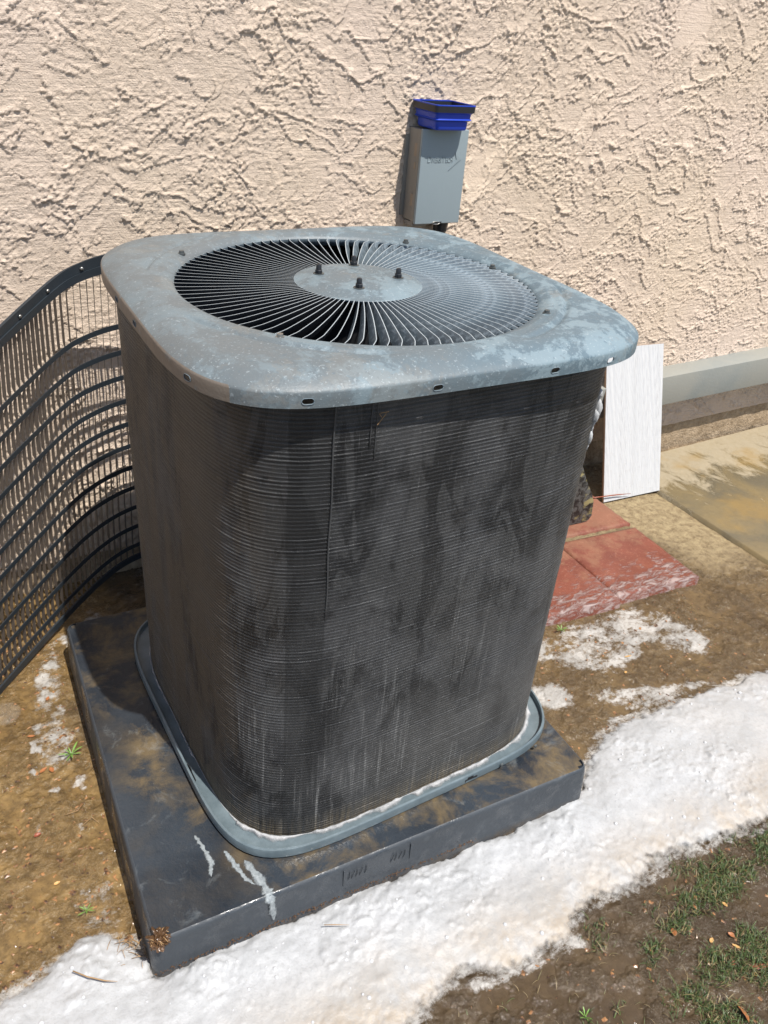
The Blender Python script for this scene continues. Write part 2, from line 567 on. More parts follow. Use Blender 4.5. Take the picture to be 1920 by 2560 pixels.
t = NT('thin_foam')
n1 = t.noise(110, 5, .7)
c = t.mix(t.ramp(n1, .35, .6), (.16, .18, .19), (.30, .33, .34))
t.set(Base_Color=c, Roughness=.35, Normal=t.bump(n1, .002))
t.set(Alpha=t.ramp(t.math('ADD', t.at('edge'), t.math('MULTIPLY', t.math('SUBTRACT', t.noise(130, 4, .7), .5), 1.3)), .12, .60))
M_THIN = t.m

t = NT('bubble_film')
t.set(Base_Color=(.50, .505, .51, 1), Roughness=.06)
M_BUB = t.m
t = NT('clear_bubble')
t.set(Base_Color=(.75, .72, .66, 1), Roughness=.03, Alpha=.07)
t.b.inputs['Coat Weight'].default_value = 1.
M_CLEAR = t.m

# paver
t = NT('red_paver')
n1 = t.noise(13, 6, .6)
n2 = t.noise(120, 4, .7)
c = t.mix(t.ramp(n1, .3, .7), (.135, .036, .022), (.205, .060, .036))
c = t.mix(t.math('MULTIPLY', t.ramp(n2, .55, .7), .5), c, (.36, .17, .11))
S = t.sep()
tb = t.ramp(t.math('ADD', t.math('MULTIPLY', S[1], 1.6), t.math('MULTIPLY', t.math('SUBTRACT', t.noise(20, 5, .7, vec=t.co(loc=(3, 3, 0))), .5), 1.6)), .25, .50)
c = t.mix(t.math('MULTIPLY', tb, .38), c, (.28, .16, .09))
foy = t.ramp(S[1], .02, .26, (1, 1, 1, 1), (0, 0, 0, 1))
fo = t.math('ADD', t.math('MULTIPLY', foy, .50), t.math('MULTIPLY', t.math('SUBTRACT', t.noise(42, 6, .75, vec=t.co((.6, 1.5, 1)), dist=.8), .5), 1.7))
fm = t.ramp(fo, .40, .62)
c = t.mix(t.math('MULTIPLY', fm, .6), c, (.42, .37, .35))
t.set(Base_Color=c, Roughness=t.mix(foy, (.7, .7, .7), (.22, .22, .22)), Normal=t.bump(n2, .0015, .7, t.bump(fm, .0015)))
M_PAVER = t.m

# board
t = NT('white_ridged_tile')
al = t.n('CombineXYZ', {'X': t.math('MULTIPLY', t.at('along'), 260), 'Y': t.math('MULTIPLY', t.sep()[2], .5)}).outputs[0]
v1 = t.noise(1, 2, .6, vec=al)
sp = t.ramp(t.noise(95, 4, .7), .58, .74)
lowm = t.ramp(t.sep()[2], .0, .42, (1, 1, 1, 1), (.25, .25, .25, 1))
c = t.mix(t.ramp(v1, .40, .60), (.455, .46, .465), (.52, .52, .515))
c = t.mix(t.math('MULTIPLY', t.math('MULTIPLY', sp, lowm), .75), c, (.36, .34, .31))
t.set(Base_Color=c, Roughness=.38, Normal=t.bump(v1, .0015))
M_TILE = t.m
M_TILEEDGE = plain('tile_edge', (.30, .20, .13), .8)

t = NT('grey_trim')
n1 = t.noise(12, 5, .6)
c = t.mix(n1, (.20, .215, .205), (.25, .265, .25))
c = t.mix(t.math('MULTIPLY', t.ramp(t.noise(3, 4), .45, .6), .5), c, (.30, .285, .24))
t.set(Base_Color=c, Roughness=.6, Normal=t.bump(t.noise(150, 3), .0008))
M_TRIM = t.m

M_BOX = plain('grey_enclosure', (.235, .285, .305), .42, 0, .0002, 90, .5, .04)
M_BOXIN = plain('dusty_enclosure_side', (.26, .24, .205), .7, 0, .0004, 80, .4, .12)
M_KNOCK = plain('knockout', (.30, .235, .17), .6)
M_TRAY = plain('blue_silicone', (.008, .045, .42), .38, 0, 0, 1, .5, .05)
M_TRAYRIM = plain('black_tray_rim', (.014, .015, .02), .45, 0, 0, 1, .5, .1)
M_GRILLE = plain('grille_paint', (.020, .027, .034), .45, 0, .0004, 200, .5, .2)
M_SLAT = plain('slat_paint', (.085, .070, .058), .5, 0, .0003, 200, .5, .2)
M_CLUMP = plain('wet_debris', (.10, .055, .028), .25, 0, .002, 150, .5, .5)
M_STRAW = plain('straw', (.34, .21, .10), .6, 0, 0, 1, .4, .3)
M_LEAF = plain('dry_leaf', (.34, .13, .045), .45, 0, .0008, 160, .5, .25)
M_LEAF2 = plain('tan_leaf', (.50, .29, .10), .5, 0, .0008, 160, .5, .25)
M_LEAF3 = plain('red_brown_leaf', (.24, .062, .03), .4, 0, .0008, 160, .5, .25)

t = NT('grass_blade')
k = t.at('tint')
c = t.mix(t.ramp(k, .0, .62), (.032, .058, .017), (.088, .128, .035))
c = t.mix(t.ramp(k, .72, .80), c, (.24, .18, .085))
t.set(Base_Color=c, Roughness=.45)
M_GRASS = t.m
t = NT('weed_leaf')
t.set(Base_Color=t.mix(t.noise(60, 3), (.09, .20, .03), (.20, .34, .07)), Roughness=.45)
M_WEED = t.m

t = NT('speckled_slab')
n1 = t.noise(55, 5, .65, dist=.6)
n2 = t.noise(22, 4, .6)
c = t.mix(t.ramp(n1, .44, .56), (.010, .010, .010), (.085, .085, .080))
c = t.mix(t.math('MULTIPLY', t.ramp(n2, .58, .66), .85), c, (.32, .27, .12))
t.set(Base_Color=c, Roughness=.5, Normal=t.bump(n1, .0012))
M_SLAB = t.m

# ------------------------------------------------------------------ ground sheet
FOAM_POLY = [(-.20, -.68), (-.124, -.651), (-.088, -.653), (-.062, -.672), (-.012, -.686), (.035, -.692), (.074, -.676), (.122, -.700), (.150, -.700), (.167, -.667),
             (.218, -.663), (.345, -.672), (.423, -.661), (.544, -.677), (.675, -.701), (1.3, -.78), (1.7, -.60), (1.5, -.40), (1.116, -.372), (.942, -.363),
             (.768, -.349), (.669, -.335), (.60, -.322), (.523, -.343), (.478, -.367), (.432, -.397), (.36, -.42), (.30, -.47), (-.50, -.40), (-.528, -.40), (-.54, -.335), (-.59, -.284), (-.623, -.281),
             (-.669, -.280), (-.724, -.299), (-.80, -.32), (-1.2, -.40), (-1.2, -.9), (-.6, -.80)]


def ground_h(X, Y):
    h = .006 * fbm(X * 3, Y * 3, 3, 5)
    rough = .35 + .65 * sst(fbm(X * 5, Y * 5, 2, 8), -.1, .3)
    h = h + .0045 * rough * fbm(X * 24, Y * 24, 4, 21)
    h = h + .0030 * rough * np.abs(fbm(X * 75, Y * 75, 3, 33))
    cl = sst(fbm(X * 48, Y * 48, 2, 41), .32, .60)
    h = h + .0035 * cl * rough
    return h - .004


xs = axis(-1.0, 1.62, .0052, -12, 16)
ys = axis(-1.0, .74, .0052, -14, 4)
X, Y = np.meshgrid(xs, ys, indexing='ij')
H = ground_h(X, Y)
H = H - .01 * sst(X, 1.50, 1.60)
jx = sst(X, .93, .95) * sst(-X, -1.285, -1.255)
H = H + .024 * jx * sst(-np.abs(Y - (.311 - .035 * (X - .955) / .31)), -.017, -.012)
H = H + .018 * sst(X, .58, .62) * sst(-X, -.95, -.93) * sst(Y, .318, .33)
V, F = grid(xs, ys, H)
gnd = obj('ground', V, F, M_MUD)
tag(gnd, kind='structure')
fx_ = fbm(X * 2.5, Y * 2.5, 3, 61)
tone = .35 * sst(X, .25, .5) * sst(Y, -.6, -.3) + sst(-X + .25 * fx_, .30, .48) * sst(Y, -.62, -.45) + .45 * sst(Y - .5 * X + .3 * fx_, -.55, -.1) * sst(X, .3, .4)
dry = sst(X - .95 * 1 + .35 * (Y - .1) + .10 * fx_, .28, .42) * sst(Y, -.14, .14)
dry = np.maximum(dry, .8 * sst(Y, .26, .30) * sst(X, .6, .9))
foam = np.zeros_like(X)


def blob(P, gain, soft=.03):
    global foam
    sd = poly_sd(X, Y, smooth_poly(P))
    foam = np.maximum(foam, gain * sst(sd, -soft, soft * .8))


blob([(.42, .0), (.657, -.005), (.78, .001), (.924, .002), (1.00, -.03), (1.071, -.13), (1.079, -.24), (.985, -.28), (.937, -.21), (.873, -.15), (.80, -.215), (.70, -.205), (.657, -.175), (.60, -.10), (.42, -.09)], .54, .05)
blob([(.40, -.13), (.499, -.144), (.558, -.155), (.577, -.225), (.514, -.245), (.44, -.197)], .66)
blob([(-.64, .10), (-.53, .10), (-.52, .30), (-.50, .50), (-.42, .62), (-.54, .52), (-.60, .36)], .40, .03)
blob([(-.62, -.30), (-.56, -.30), (-.55, -.16), (-.60, -.14), (-.66, -.22)], .40, .03)
blob([(.60, -.21), (.72, -.25), (.86, -.30), (.98, -.35), (.76, -.35), (.66, -.33), (.60, -.27)], .55)
for (a, b, r_, g) in [(-.562, .347, .03, .55), (-.60, .25, .022, .55), (-.613, .19, .022, .7), (-.575, .205, .018, .62), (-.553, .185, .016, .62), (-.561, .15, .018, .66), (-.628, .13, .02, .5),
                      (-.533, .437, .035, .6), (-.547, .28, .03, .6), (-.551, .06, .03, .5), (-.60, .06, .018, .5), (-.645, -.018, .02, .45), (-.581, -.05, .022, .45), (-.56, .40, .035, .55),
                      (-.48, .52, .04, .45), (-.40, .60, .05, .5), (-.555, -.13, .02, .4), (-.60, -.2, .03, .4)]:
    foam = np.maximum(foam, (g * 1.08) * sst(np.hypot((X - a) + .010 * fbm(X * 40, Y * 40, 2, 71), (Y - b) * .7 + .010 * fbm(X * 40, Y * 40, 2, 72)), r_ * 1.15, r_ * .1))
fr = poly_sd(X, Y, FOAM_POLY)
foam = np.maximum(foam, .52 * sst(fr, -.035, .005))
attr(gnd, 'tone', tone); attr(gnd, 'dry', dry); attr(gnd, 'foam', foam)

# concrete slab to the right
cxs = axis(1.54, 3.3, .012, 1.54, 9); cxs = np.unique(cxs[cxs >= 1.54])
cys = np.arange(-2.6, .66, .014)
X, Y = np.meshgrid(cxs, cys, indexing='ij')
XX = X + (.015 + .09 * (Y + .08) * .35 - .02) * (1 - sst(X, 1.54, 1.7)) + .002 * fbm(X * 30, Y * 30, 2, 4)
Z = .006 + .0008 * fbm(X * 8, Y * 8, 3, 3)
Z[0, :] = -.05; XX[0, :] = XX[1, :] - .002
V = np.stack([XX, Y, Z], -1).reshape(-1, 3)
n, m_ = X.shape
I = np.arange(n * m_).reshape(n, m_)
F = np.stack([I[:-1, :-1], I[1:, :-1], I[1:, 1:], I[:-1, 1:]], -1).reshape(-1, 4)
tag(obj('concrete_path', V, F, M_CONC), kind='structure')

# ------------------------------------------------------------------ stucco wall
WY = -.035
WU = Vector((math.cos(WY), math.sin(WY), 0)); WN = Vector((math.sin(WY), -math.cos(WY), 0)); WZ = Vector((0, 0, 1))
WO = Vector((0, .733, 0))


def WP(u, dn, z):
    return WO + WU * u + WN * dn + Vector((0, 0, z))


WAX = (WU, -WN, WZ)
us = np.concatenate([[-7, -6, -5, -4.4, -3.9, -3.4, -3.0, -2.7, -2.5], np.arange(-2.4, -.60, .011), np.arange(-.60, 2.50, .0031), np.arange(2.5, 4.6, .011), [4.7, 4.9, 5.2, 5.6, 6.2, 7, 8, 9]])
zs = np.concatenate([np.arange(.0, 1.57, .0030), np.array([1.60, 1.7, 1.9, 2.3, 2.8])])
U_, Z_ = np.meshgrid(us, zs, indexing='ij')
zj = .088 + .014 * U_
ZZ = zj + Z_ * (1 - zj / 1.7) if False else np.maximum(Z_, 0) * (2.8 - zj) / 2.8 + zj
wu = U_ + .05 * fbm(U_ * 4, ZZ * 4, 3, 70)
wz = ZZ + .05 * fbm(U_ * 4 + 9, ZZ * 4, 3, 71)
jag = .085 * fbm(U_ * 30, ZZ * 34, 3, 72) + .10 * fbm(U_ * 95, ZZ * 95, 2, 73)


def scarp(freq, slope, wamp, seed, pw=4., wd=.0035, lo=-.02, hi=.12, jg=1.):
    """trowel laps: rise gently going down, then break off in a ragged edge"""
    ph = -wz * freq + slope * freq * wu + wamp * fbm(wu * freq * .55, wz * freq * .55, 3, seed) + jag * jg * freq / 9.
    s = ph - np.floor(ph)
    drop = sst(1 - s, 0, wd * freq)
    cell = np.floor(ph)
    msk = sst(fbm(wu * 4.6 + cell * 3.17, wz * 4.6 + cell * 1.3, 3, seed + 5), lo, hi)
    return (s ** pw) * drop * msk


def plate(freq, thr, seed, asp=1.):
    n_ = fbm(wu * freq, wz * freq * asp, 3, seed) + jag * .9
    return sst(n_, thr, thr + .0045 * freq * .9)


h = .0050 * scarp(7.0, .12, 1.9, 80, 9., .0020, lo=.0, hi=.10) + .0044 * scarp(12, -.40, 2.0, 90, 6., .0020, lo=.02, hi=.12) + .0046 * scarp(9, .95, 1.9, 100, 9., .0020, lo=.08, hi=.15)
h += .0032 * scarp(22, -.08, 1.8, 105, 4.5, .0020, lo=.02, hi=.10) + .0032 * scarp(13, 1.5, 1.5, 107, 6., .0026, lo=.19, hi=.26) + .0026 * scarp(38, .3, 1.8, 108, 3., .0020, lo=.02, hi=.12)
pA = plate(4.5, .52, 110, .7); pB = plate(8, .56, 112, 1.3)
h = h + .0016 * pA + .0015 * pB
gran = sst(fbm(U_ * 4, ZZ * 5, 3, 120), .04, .20) * (1 - np.maximum(pA, pB))
lump = fbm(U_ * 62, ZZ * 80, 3, 130)
lump2 = fbm(U_ * 100, ZZ * 110, 2, 134)
h = h + gran * (.0016 * sst(lump, .18, .26) + .0014 * sst(lump2, .20, .34))
h = h + (1 - np.maximum(pA, pB)) * (.0006 * lump2 + .0003 * fbm(U_ * 30, ZZ * 150, 2, 133)) + .004 * fbm(U_ * 2, ZZ * 2, 2, 132)
FLAT = np.maximum(pA, pB * .8)
WOa = np.array(WO); WUa = np.array(WU); WNa = np.array(WN)
V = WOa + U_[..., None] * WUa + h[..., None] * WNa + ZZ[..., None] * np.array([0, 0, 1.])
V = V.reshape(-1, 3)
n, m_ = U_.shape
I = np.arange(n * m_).reshape(n, m_)
F = np.stack([I[:-1, :-1], I[1:, :-1], I[1:, 1:], I[:-1, 1:]], -1).reshape(-1, 4)
wall = empty('house_wall', WP(0, 0, 0))
tag(wall, 'beige house wall in rough trowelled stucco behind the condenser', 'wall')
attr(obj('stucco', V, F, M_STUCCO, wall), 'flat', FLAT)
# backing thickness and foundation
mb = MB().box(WP(1, -.10, 1.48), (15.9, .16, 2.62), WAX)
mb.build('wall_core', M_STUCCO, wall)
us2 = axis(-.75, 2.8, .009, -7, 9)
zs2 = np.linspace(-.12, .14, 30)
U2, Z2 = np.meshgrid(us2, zs2, indexing='ij')
Z2 = np.minimum(Z2, .100 + .014 * U2)
h2 = -.012 + .004 * fbm(U2 * 18, Z2 * 18, 4, 140)
V = (WOa + U2[..., None] * WUa + h2[..., None] * WNa + Z2[..., None] * np.array([0, 0, 1.])).reshape(-1, 3)
n, m_ = U2.shape
I = np.arange(n * m_).reshape(n, m_)
F = np.stack([I[:-1, :-1], I[1:, :-1], I[1:, 1:], I[:-1, 1:]], -1).reshape(-1, 4)
obj('foundation', V, F, M_FOUND, wall)

# grey boxed trim along the wall
def wbox(mb, u0, u1, d0, d1, z0, z1):
    return mb.box(WP((u0 + u1) / 2, (d0 + d1) / 2, (z0 + z1) / 2), (u1 - u0, d1 - d0, z1 - z0), WAX)
tr = empty('wall_trim', WP(1.2, .0, .26))
tag(tr, 'long grey boxed trim fixed low on the stucco wall right of the condenser', 'trim')
V_ = []
mb = MB()
b0, b1 = 1.12, 6.0
mb.add([WP(u, d, z + (u - 1.7) * .016) for u in (b0, b1) for d, z in ((-.01, .255), (.08, .255), (.08, .368), (-.01, .372))],
       [(0, 1, 2, 3), (4, 7, 6, 5), (0, 4, 5, 1), (1, 5, 6, 2), (2, 6, 7, 3), (3, 7, 4, 0)])
mb.build('trim_box', M_TRIM, tr, bevel=.003)

# ------------------------------------------------------------------ disconnect box
db = empty('disconnect_box', WP(.60, 0, .93))
tag(db, 'grey metal electrical disconnect box mounted on the stucco wall above the condenser', 'electrical box')
bu0, bu1, bz0, bz1, bd = .541, .676, .936, 1.163, .074
mb = MB(); wbox(mb, bu0 + .002, bu1 - .002, 0, bd - .012, bz0 + .004, bz1 - .003)
mb.build('back_box', M_BOXIN, db, bevel=.002)
mb = MB(); wbox(mb, bu0 - .008, bu0 + .004, .0, .006, bz0 + .01, bz1 - .02)
mb.build('mounting_flange', M_BOXIN, db, bevel=.001)
mb = MB()
wbox(mb, bu0 - .001, bu1 + .001, bd - .010, bd, bz0, bz1)
cv = mb.build('cover', M_BOX, db, bevel=.0022, seg=3)
mb = MB(); wbox(mb, bu0 - .001, bu0 + .0015, bd - .022, bd - .010, bz0 + .002, bz1 - .002)
mb.build('cover_lip', M_BOXIN, db)
for z, hh, dd in ((1.112, .030, .014), (1.075, .016, .008), (.992, .030, .014)):
    mb = MB(); wbox(mb, bu0 - .0005, bu0 + .003, bd - .028 - dd / 2, bd - .028 + dd / 2, z - hh / 2, z + hh / 2)
    mb.build('knockout', M_KNOCK, db, bevel=.0006)
# hasp
mb = MB()
mb.tube([WP(.605 + .012 * math.cos(a), bd + .001, .938 + .0035 * math.sin(a)) for a in np.linspace(0, 2 * math.pi, 15)], .0011, 6)
mb.build('hasp', M_SCREW, db, smooth=True)
mb = MB(); wbox(mb, .594, .622, bd - .004, bd + .001, .938, .941)
mb.build('hasp_slot', M_DARK, db)
# embossed name on the cover
def emboss(txt, u, z, size, parent, sx=1.0):
    cu = bpy.data.curves.new('txt', 'FONT')
    cu.body = txt; cu.size = size; cu.extrude = .0006; cu.bevel_depth = .0003; cu.space_character = .93
    to = bpy.data.objects.new('txt', cu); COL.objects.link(to)
    bpy.context.view_layer.update()
    me = bpy.data.meshes.new_from_object(to.evaluated_get(bpy.context.evaluated_depsgraph_get()))
    bpy.data.objects.remove(to)
    v = [WP(u + p.co.x * sx, bd + .0004 + p.co.z, z + p.co.y) for p in me.vertices]
    wd = max(p.co.x for p in me.vertices) * sx
    f = [tuple(p.vertices) for p in me.polygons]
    return v, f, wd
mb = MB()
u = .5595
for ch, s_, in (('D', .0215), ('IVERSI', .0165), ('T', .0215), ('ECH', .0165)):
    v, f, wd = emboss(ch, u, 1.0870, s_, db, .74)
    mb.add(v, f); u += wd + .0012
mb.build('raised_lettering', M_BOX, db)
mb = MB()
def bar(mb, a, b, wdt, d0, d1):
    A, B = Vector(a), Vector(b); e = (B - A).normalized(); nrm = Vector((-e[1], e[0]))
    q = [A - nrm * wdt / 2, B - nrm * wdt / 2, B + nrm * wdt / 2, A + nrm * wdt / 2]
    P = [WP(p[0], d0, p[1]) for p in q] + [WP(p[0], d1, p[1]) for p in q]
    mb.add(P, [(0, 3, 2, 1), (4, 5, 6, 7), (0, 1, 5, 4), (1, 2, 6, 5), (2, 3, 7, 6), (3, 0, 4, 7)])
A0 = (u + .004, 1.1105); A1 = (u + .024, 1.0945); A2 = (u - .012, 1.0675); A3 = (u + .010, 1.0935)
P = [WP(p[0], bd - .001, p[1]) for p in (A0, A1, A2, A3)] + [WP(p[0], bd + .0016, p[1]) for p in (A0, A1, A2, A3)]
mb.add(P, [(4, 5, 6, 7), (0, 1, 5, 4), (1, 2, 6, 5), (2, 3, 7, 6), (3, 0, 4, 7)])
mb.build('raised_arrow', M_BOX, db)
mb = MB()
mb.lathe(WP(.645, .036, .936), [(.0, .0), (.021, .0), (.021, -.012), (.019, -.016), (.019, -.026), (.0165, -.03), (.0165, -.034), (0, -.034)], 20)
mb.build('conduit_connector', M_BLACKMETAL, db, smooth=True, sharp=30)
mb = MB()
mb.tube([WP(.643, .036, .905), WP(.638, .04, .86), WP(.61, .05, .78), WP(.57, .10, .70), WP(.47, .18, .62), WP(.36, .28, .57), Vector((.27, .385, .55)), Vector((.24, .348, .545))], .0115, 12)
mb.build('conduit', M_BLACKMETAL, db, smooth=True)
for du in (0,):
    mb = MB(); wbox(mb, .545, .590, .01, bd - .02, .926, .937)
    mb.build('bottom_lug', M_BOXIN, db, bevel=.001)

# ------------------------------------------------------------------ blue tray
ty = empty('parts_tray', WP(.60, .065, 1.165))
tag(ty, 'blue collapsible square tray with black rim standing on the electrical box', 'tray')
tc = Vector((.6005, .0625))
def sqring(half, z, rr=.010, n=5):
    P = []
    for qx, qy in ((1, 1), (-1, 1), (-1, -1), (1, -1)):
        a0 = {(1, 1): 0, (-1, 1): 90, (-1, -1): 180, (1, -1): 270}[(qx, qy)]
        for k in range(n):
            a = R(a0 + 90 * k / (n - 1))
            P.append(WP(tc[0] + qx * (half - rr) + rr * math.cos(a), tc[1] + qy * (half - rr) + rr * math.sin(a), z))
    return P
def rings(mb, L, closeb=False):
    n = len(L[0]); b = len(mb.v); fs = []
    vs = [p for r_ in L for p in r_]
    for i in range(len(L) - 1):
        for k in range(n):
            fs.append((i * n + k, i * n + (k + 1) % n, (i + 1) * n + (k + 1) % n, (i + 1) * n + k))
    if closeb: fs.append(tuple(range(n)))
    mb.add(vs, fs)
z0 = 1.1655
mb = MB()
rings(mb, [sqring(.044, z0 + .002), sqring(.045, z0), sqring(.047, z0 + .004), sqring(.0475, z0 + .019), sqring(.0545, z0 + .0235), sqring(.0515, z0 + .0265), sqring(.0525, z0 + .036), sqring(.0575, z0 + .041)], False)
rings(mb, [sqring(.0555, z0 + .041), sqring(.050, z0 + .034), sqring(.045, z0 + .018), sqring(.042, z0 + .004)], False)
mb.build('tray_body', M_TRAY, ty, smooth=True, sharp=35)
mb = MB(); rings(mb, [sqring(.043, z0 + .003), sqring(.001, z0 + .003, .0005)], True)
mb.build('tray_floor', M_TRAYRIM, ty)
mb = MB()
rings(mb, [sqring(.0562, z0 + .040), sqring(.0582, z0 + .040), sqring(.0590, z0 + .0555), sqring(.0560, z0 + .0555), sqring(.0550, z0 + .040), sqring(.0562, z0 + .040)])
mb.build('tray_rim', M_TRAYRIM, ty, smooth=True, sharp=35)
mb = MB()
rings(mb, [sqring(.0592, z0 + .0545), sqring(.0592, z0 + .057), sqring(.0556, z0 + .057), sqring(.0556, z0 + .0545), sqring(.0592, z0 + .0545)])
mb.build('rim_edging', M_TRAY, ty, smooth=True, sharp=35)

# ------------------------------------------------------------------ equipment pad
PO = Vector((-.5391, -.4061)); PYAW = -.0641; PW, PD, PH = .8962, .8536, .1069
pu = Vector((math.cos(PYAW), math.sin(PYAW))); pv = Vector((-math.sin(PYAW), math.cos(PYAW)))
def PP(u, v, z): return (PO[0] + pu[0] * u + pv[0] * v, PO[1] + pu[1] * u + pv[1] * v, z)
def rrect(ins, z, rr, n=6):
    P = []
    for (cx, cy, a0) in ((PW - ins - rr, ins + rr, -90), (PW - ins - rr, PD - ins - rr, 0), (ins + rr, PD - ins - rr, 90), (ins + rr, ins + rr, 180)):
        for k in range(n):
            a = R(a0 + 90 * k / (n - 1))
            P.append((cx + rr * math.cos(a), cy + rr * math.sin(a), z))
    return P
mb = MB()
L = [rrect(-.007, -.03, .02), rrect(-.006, .0, .02), rrect(-.001, PH - .014, .020), rrect(.000, PH - .006, .020), rrect(.0022, PH - .0015, .018), rrect(.005, PH, .016)]
L = [[PP(*p) for p in r_] for r_ in L]
rings(mb, L)
pad = empty('equipment_pad', (PO[0], PO[1], 0))
tag(pad, 'wet dark grey plastic equipment pad with muddy stains under the condenser', 'equipment pad')
# top surface as a fine sheet
nx, ny = 150, 140
gx = np.linspace(.005, PW - .005, nx); gy = np.linspace(.005, PD - .005, ny)
GX, GY = np.meshgrid(gx, gy, indexing='ij')
WXX = PO[0] + pu[0] * GX + pv[0] * GY; WYY = PO[1] + pu[1] * GX + pv[1] * GY
GZ = PH + .0009 * fbm(GX * 4, GY * 4, 3, 151) * sst(np.minimum(np.minimum(GX, PW - GX), np.minimum(GY, PD - GY)), .005, .03)
cr = .016
ex = np.minimum(GX, PW - GX) - .005; ey = np.minimum(GY, PD - GY) - .005
keep = ~((ex < cr) & (ey < cr) & (np.hypot(cr - ex, cr - ey) > cr * 1.02))
V = np.stack([WXX, WYY, GZ], -1).reshape(-1, 3)
I = np.arange(nx * ny).reshape(nx, ny)
F = np.stack([I[:-1, :-1], I[1:, :-1], I[1:, 1:], I[:-1, 1:]], -1).reshape(-1, 4)
kk = keep.ravel()[F].all(1)
side_f = list(mb.f); side_v = list(mb.v)
inner = [list(range(len(side_v) - 24, len(side_v)))]
nb_ = len(side_v)
topo = obj('pad_top', V, F[kk], M_PAD, pad)
de = np.abs(np.maximum(np.abs(WXX), np.abs(WYY)) - .40)
mudm = sst(de, .13, .03) * sst(WXX + .5 * WYY + .25 * fbm(WXX * 6, WYY * 6, 2, 155), -.62, -.38)
mudm = np.clip(mudm * 1.25 + .12, 0, 1)
attr(topo, 'mud', mudm)
sd_ = obj('pad_side', side_v, side_f, M_PAD, pad, True)
attr(sd_, 'mud', np.zeros(len(side_v))); attr(sd_, 'side', np.ones(len(side_v)))
sd_.data.set_sharp_from_angle(angle=R(50))
# cap under the sheet so that no light leaks
mb = MB(); mb.add([PP(p[0], p[1], PH - .003) for p in rrect(.004, 0, .016)], [tuple(range(24))])
mb.build('pad_core', M_PAD, pad)
# moulded recess with small raised marks at the front edge
for u0_, wdt in ((.335, .003), (.472, .003)):
    mb = MB()
    mb.add([PP(u0_ + a, -.003 + b, z) for z in (.055, PH - .009) for a, b in ((0, .001), (wdt, .001), (wdt, -.0012), (0, -.0012))],
           [(0, 1, 2, 3), (7, 6, 5, 4), (0, 4, 5, 1), (1, 5, 6, 2), (2, 6, 7, 3), (3, 7, 4, 0)])
    rb_ = mb.build('moulded_rib', M_PAD, pad, bevel=.0008); attr(rb_, 'side', np.ones(len(rb_.data.vertices)))
mb = MB()
for k, a in enumerate((.345, .352, .360, .368, .378, .432, .440, .449, .458)):
    s_ = .004 * (1 if k % 2 else -1)
    mb.tube([PP(a, -.0035, .068), PP(a + .003, -.0042, .078 + s_ * .3), PP(a + .005 + s_ * .3, -.0035, .088)], .0008, 5)
mk_ = mb.build('moulded_mark', M_PAD, pad, kind='stuff'); attr(mk_, 'side', np.ones(len(mk_.data.vertices)))

# ------------------------------------------------------------------ condenser unit
ROOT = empty('condenser_unit', (0, 0, PH))
tag(ROOT, 'large square air conditioner condenser with bare black coil and weathered grey top', 'air conditioner')


def sel(a, n, N, z=None, cx=0, cy=0, yaw=0):
    """superellipse outline, even arc length, starting at -x going to -y (counter-clockwise)"""
    t_ = np.linspace(0, 2 * np.pi, 4000)
    x = np.sign(np.cos(t_)) * np.abs(np.cos(t_)) ** (2 / n) * a
    y = np.sign(np.sin(t_)) * np.abs(np.sin(t_)) ** (2 / n) * a
    s_ = np.r_[0, np.cumsum(np.hypot(np.diff(x), np.diff(y)))]
    q = (np.linspace(0, 1, N, endpoint=False) + .5) % 1 * s_[-1]
    X_ = np.interp(q, s_, x); Y_ = np.interp(q, s_, y)
    c_, d_ = math.cos(yaw), math.sin(yaw)
    return np.stack([cx + X_ * c_ - Y_ * d_, cy + X_ * d_ + Y_ * c_], 1), s_[-1]


# base pan: tray with raised lip
N = 160
prof = [(-.004, .012), (.000, .006), (.004, .006), (.004, .020), (.003, .0235), (-.0005, .0245), (-.0015, .022), (-.0015, .012), (-.012, .0105), (-.05, .0105)]
zt0 = PH + .006
L = []
for d, z in prof:
    o_, _ = sel(.378 + d, 5.5, N)
    L.append(np.c_[o_, np.full(N, zt0 + z - .006)])
V = np.concatenate(L)
I = np.arange(len(prof) * N).reshape(len(prof), N)
F = np.stack([I[:-1], np.roll(I[:-1], -1, 1), np.roll(I[1:], -1, 1), I[1:]], -1).reshape(-1, 4)
pan = obj('base_pan', V, F, M_PAN, ROOT, True)
pan.data.set_sharp_from_angle(angle=R(45))
for sx, sy in ((-1, -1), (1, -1), (-1, 1), (1, 1)):
    MB().lathe((sx * .27, sy * .27, PH), [(0, 0), (.03, 0), (.03, .012), (0, .012)], 16).build('pan_foot', M_DARK, ROOT)
mb = MB()
def slot(mb, c, tdir, ndir):
    ax = (tdir, ndir, Vector((0, 0, 1)))
    c = Vector(c)
    mb.box(c, (.046, .0012, .0045), ax)
    mb.box(c + tdir * .006 + Vector((0, 0, .0035)), (.014, .0012, .006), ax)
    mb.box(c - tdir * .010 + Vector((0, 0, -.003)), (.012, .0012, .005), ax)
slot(mb, (.10, -.3815, PH + .014), Vector((1, -.02, 0)).normalized(), Vector((0, 1, 0)))
mb.build('pan_slot', M_DARK, pan)
mb = MB()
slot(mb, (-.3735, -.12, PH + .0165), Vector((0, 1, 0)), Vector((1, 0, 0)))
mb.build('pan_slot', M_DARK, pan)
for p in ((.185, -.3822), (.28, -.375)):
    mb = MB(); mb.lathe((p[0], p[1], PH + .013), [(0, 0), (.0045, 0), (.004, .0015), (.002, .003), (0, .003)], 10, (Vector((1, 0, 0)), Vector((0, 0, 1)), Vector((0, -1, 0))))
    mb.build('pan_screw', M_SCREWDULL, pan)

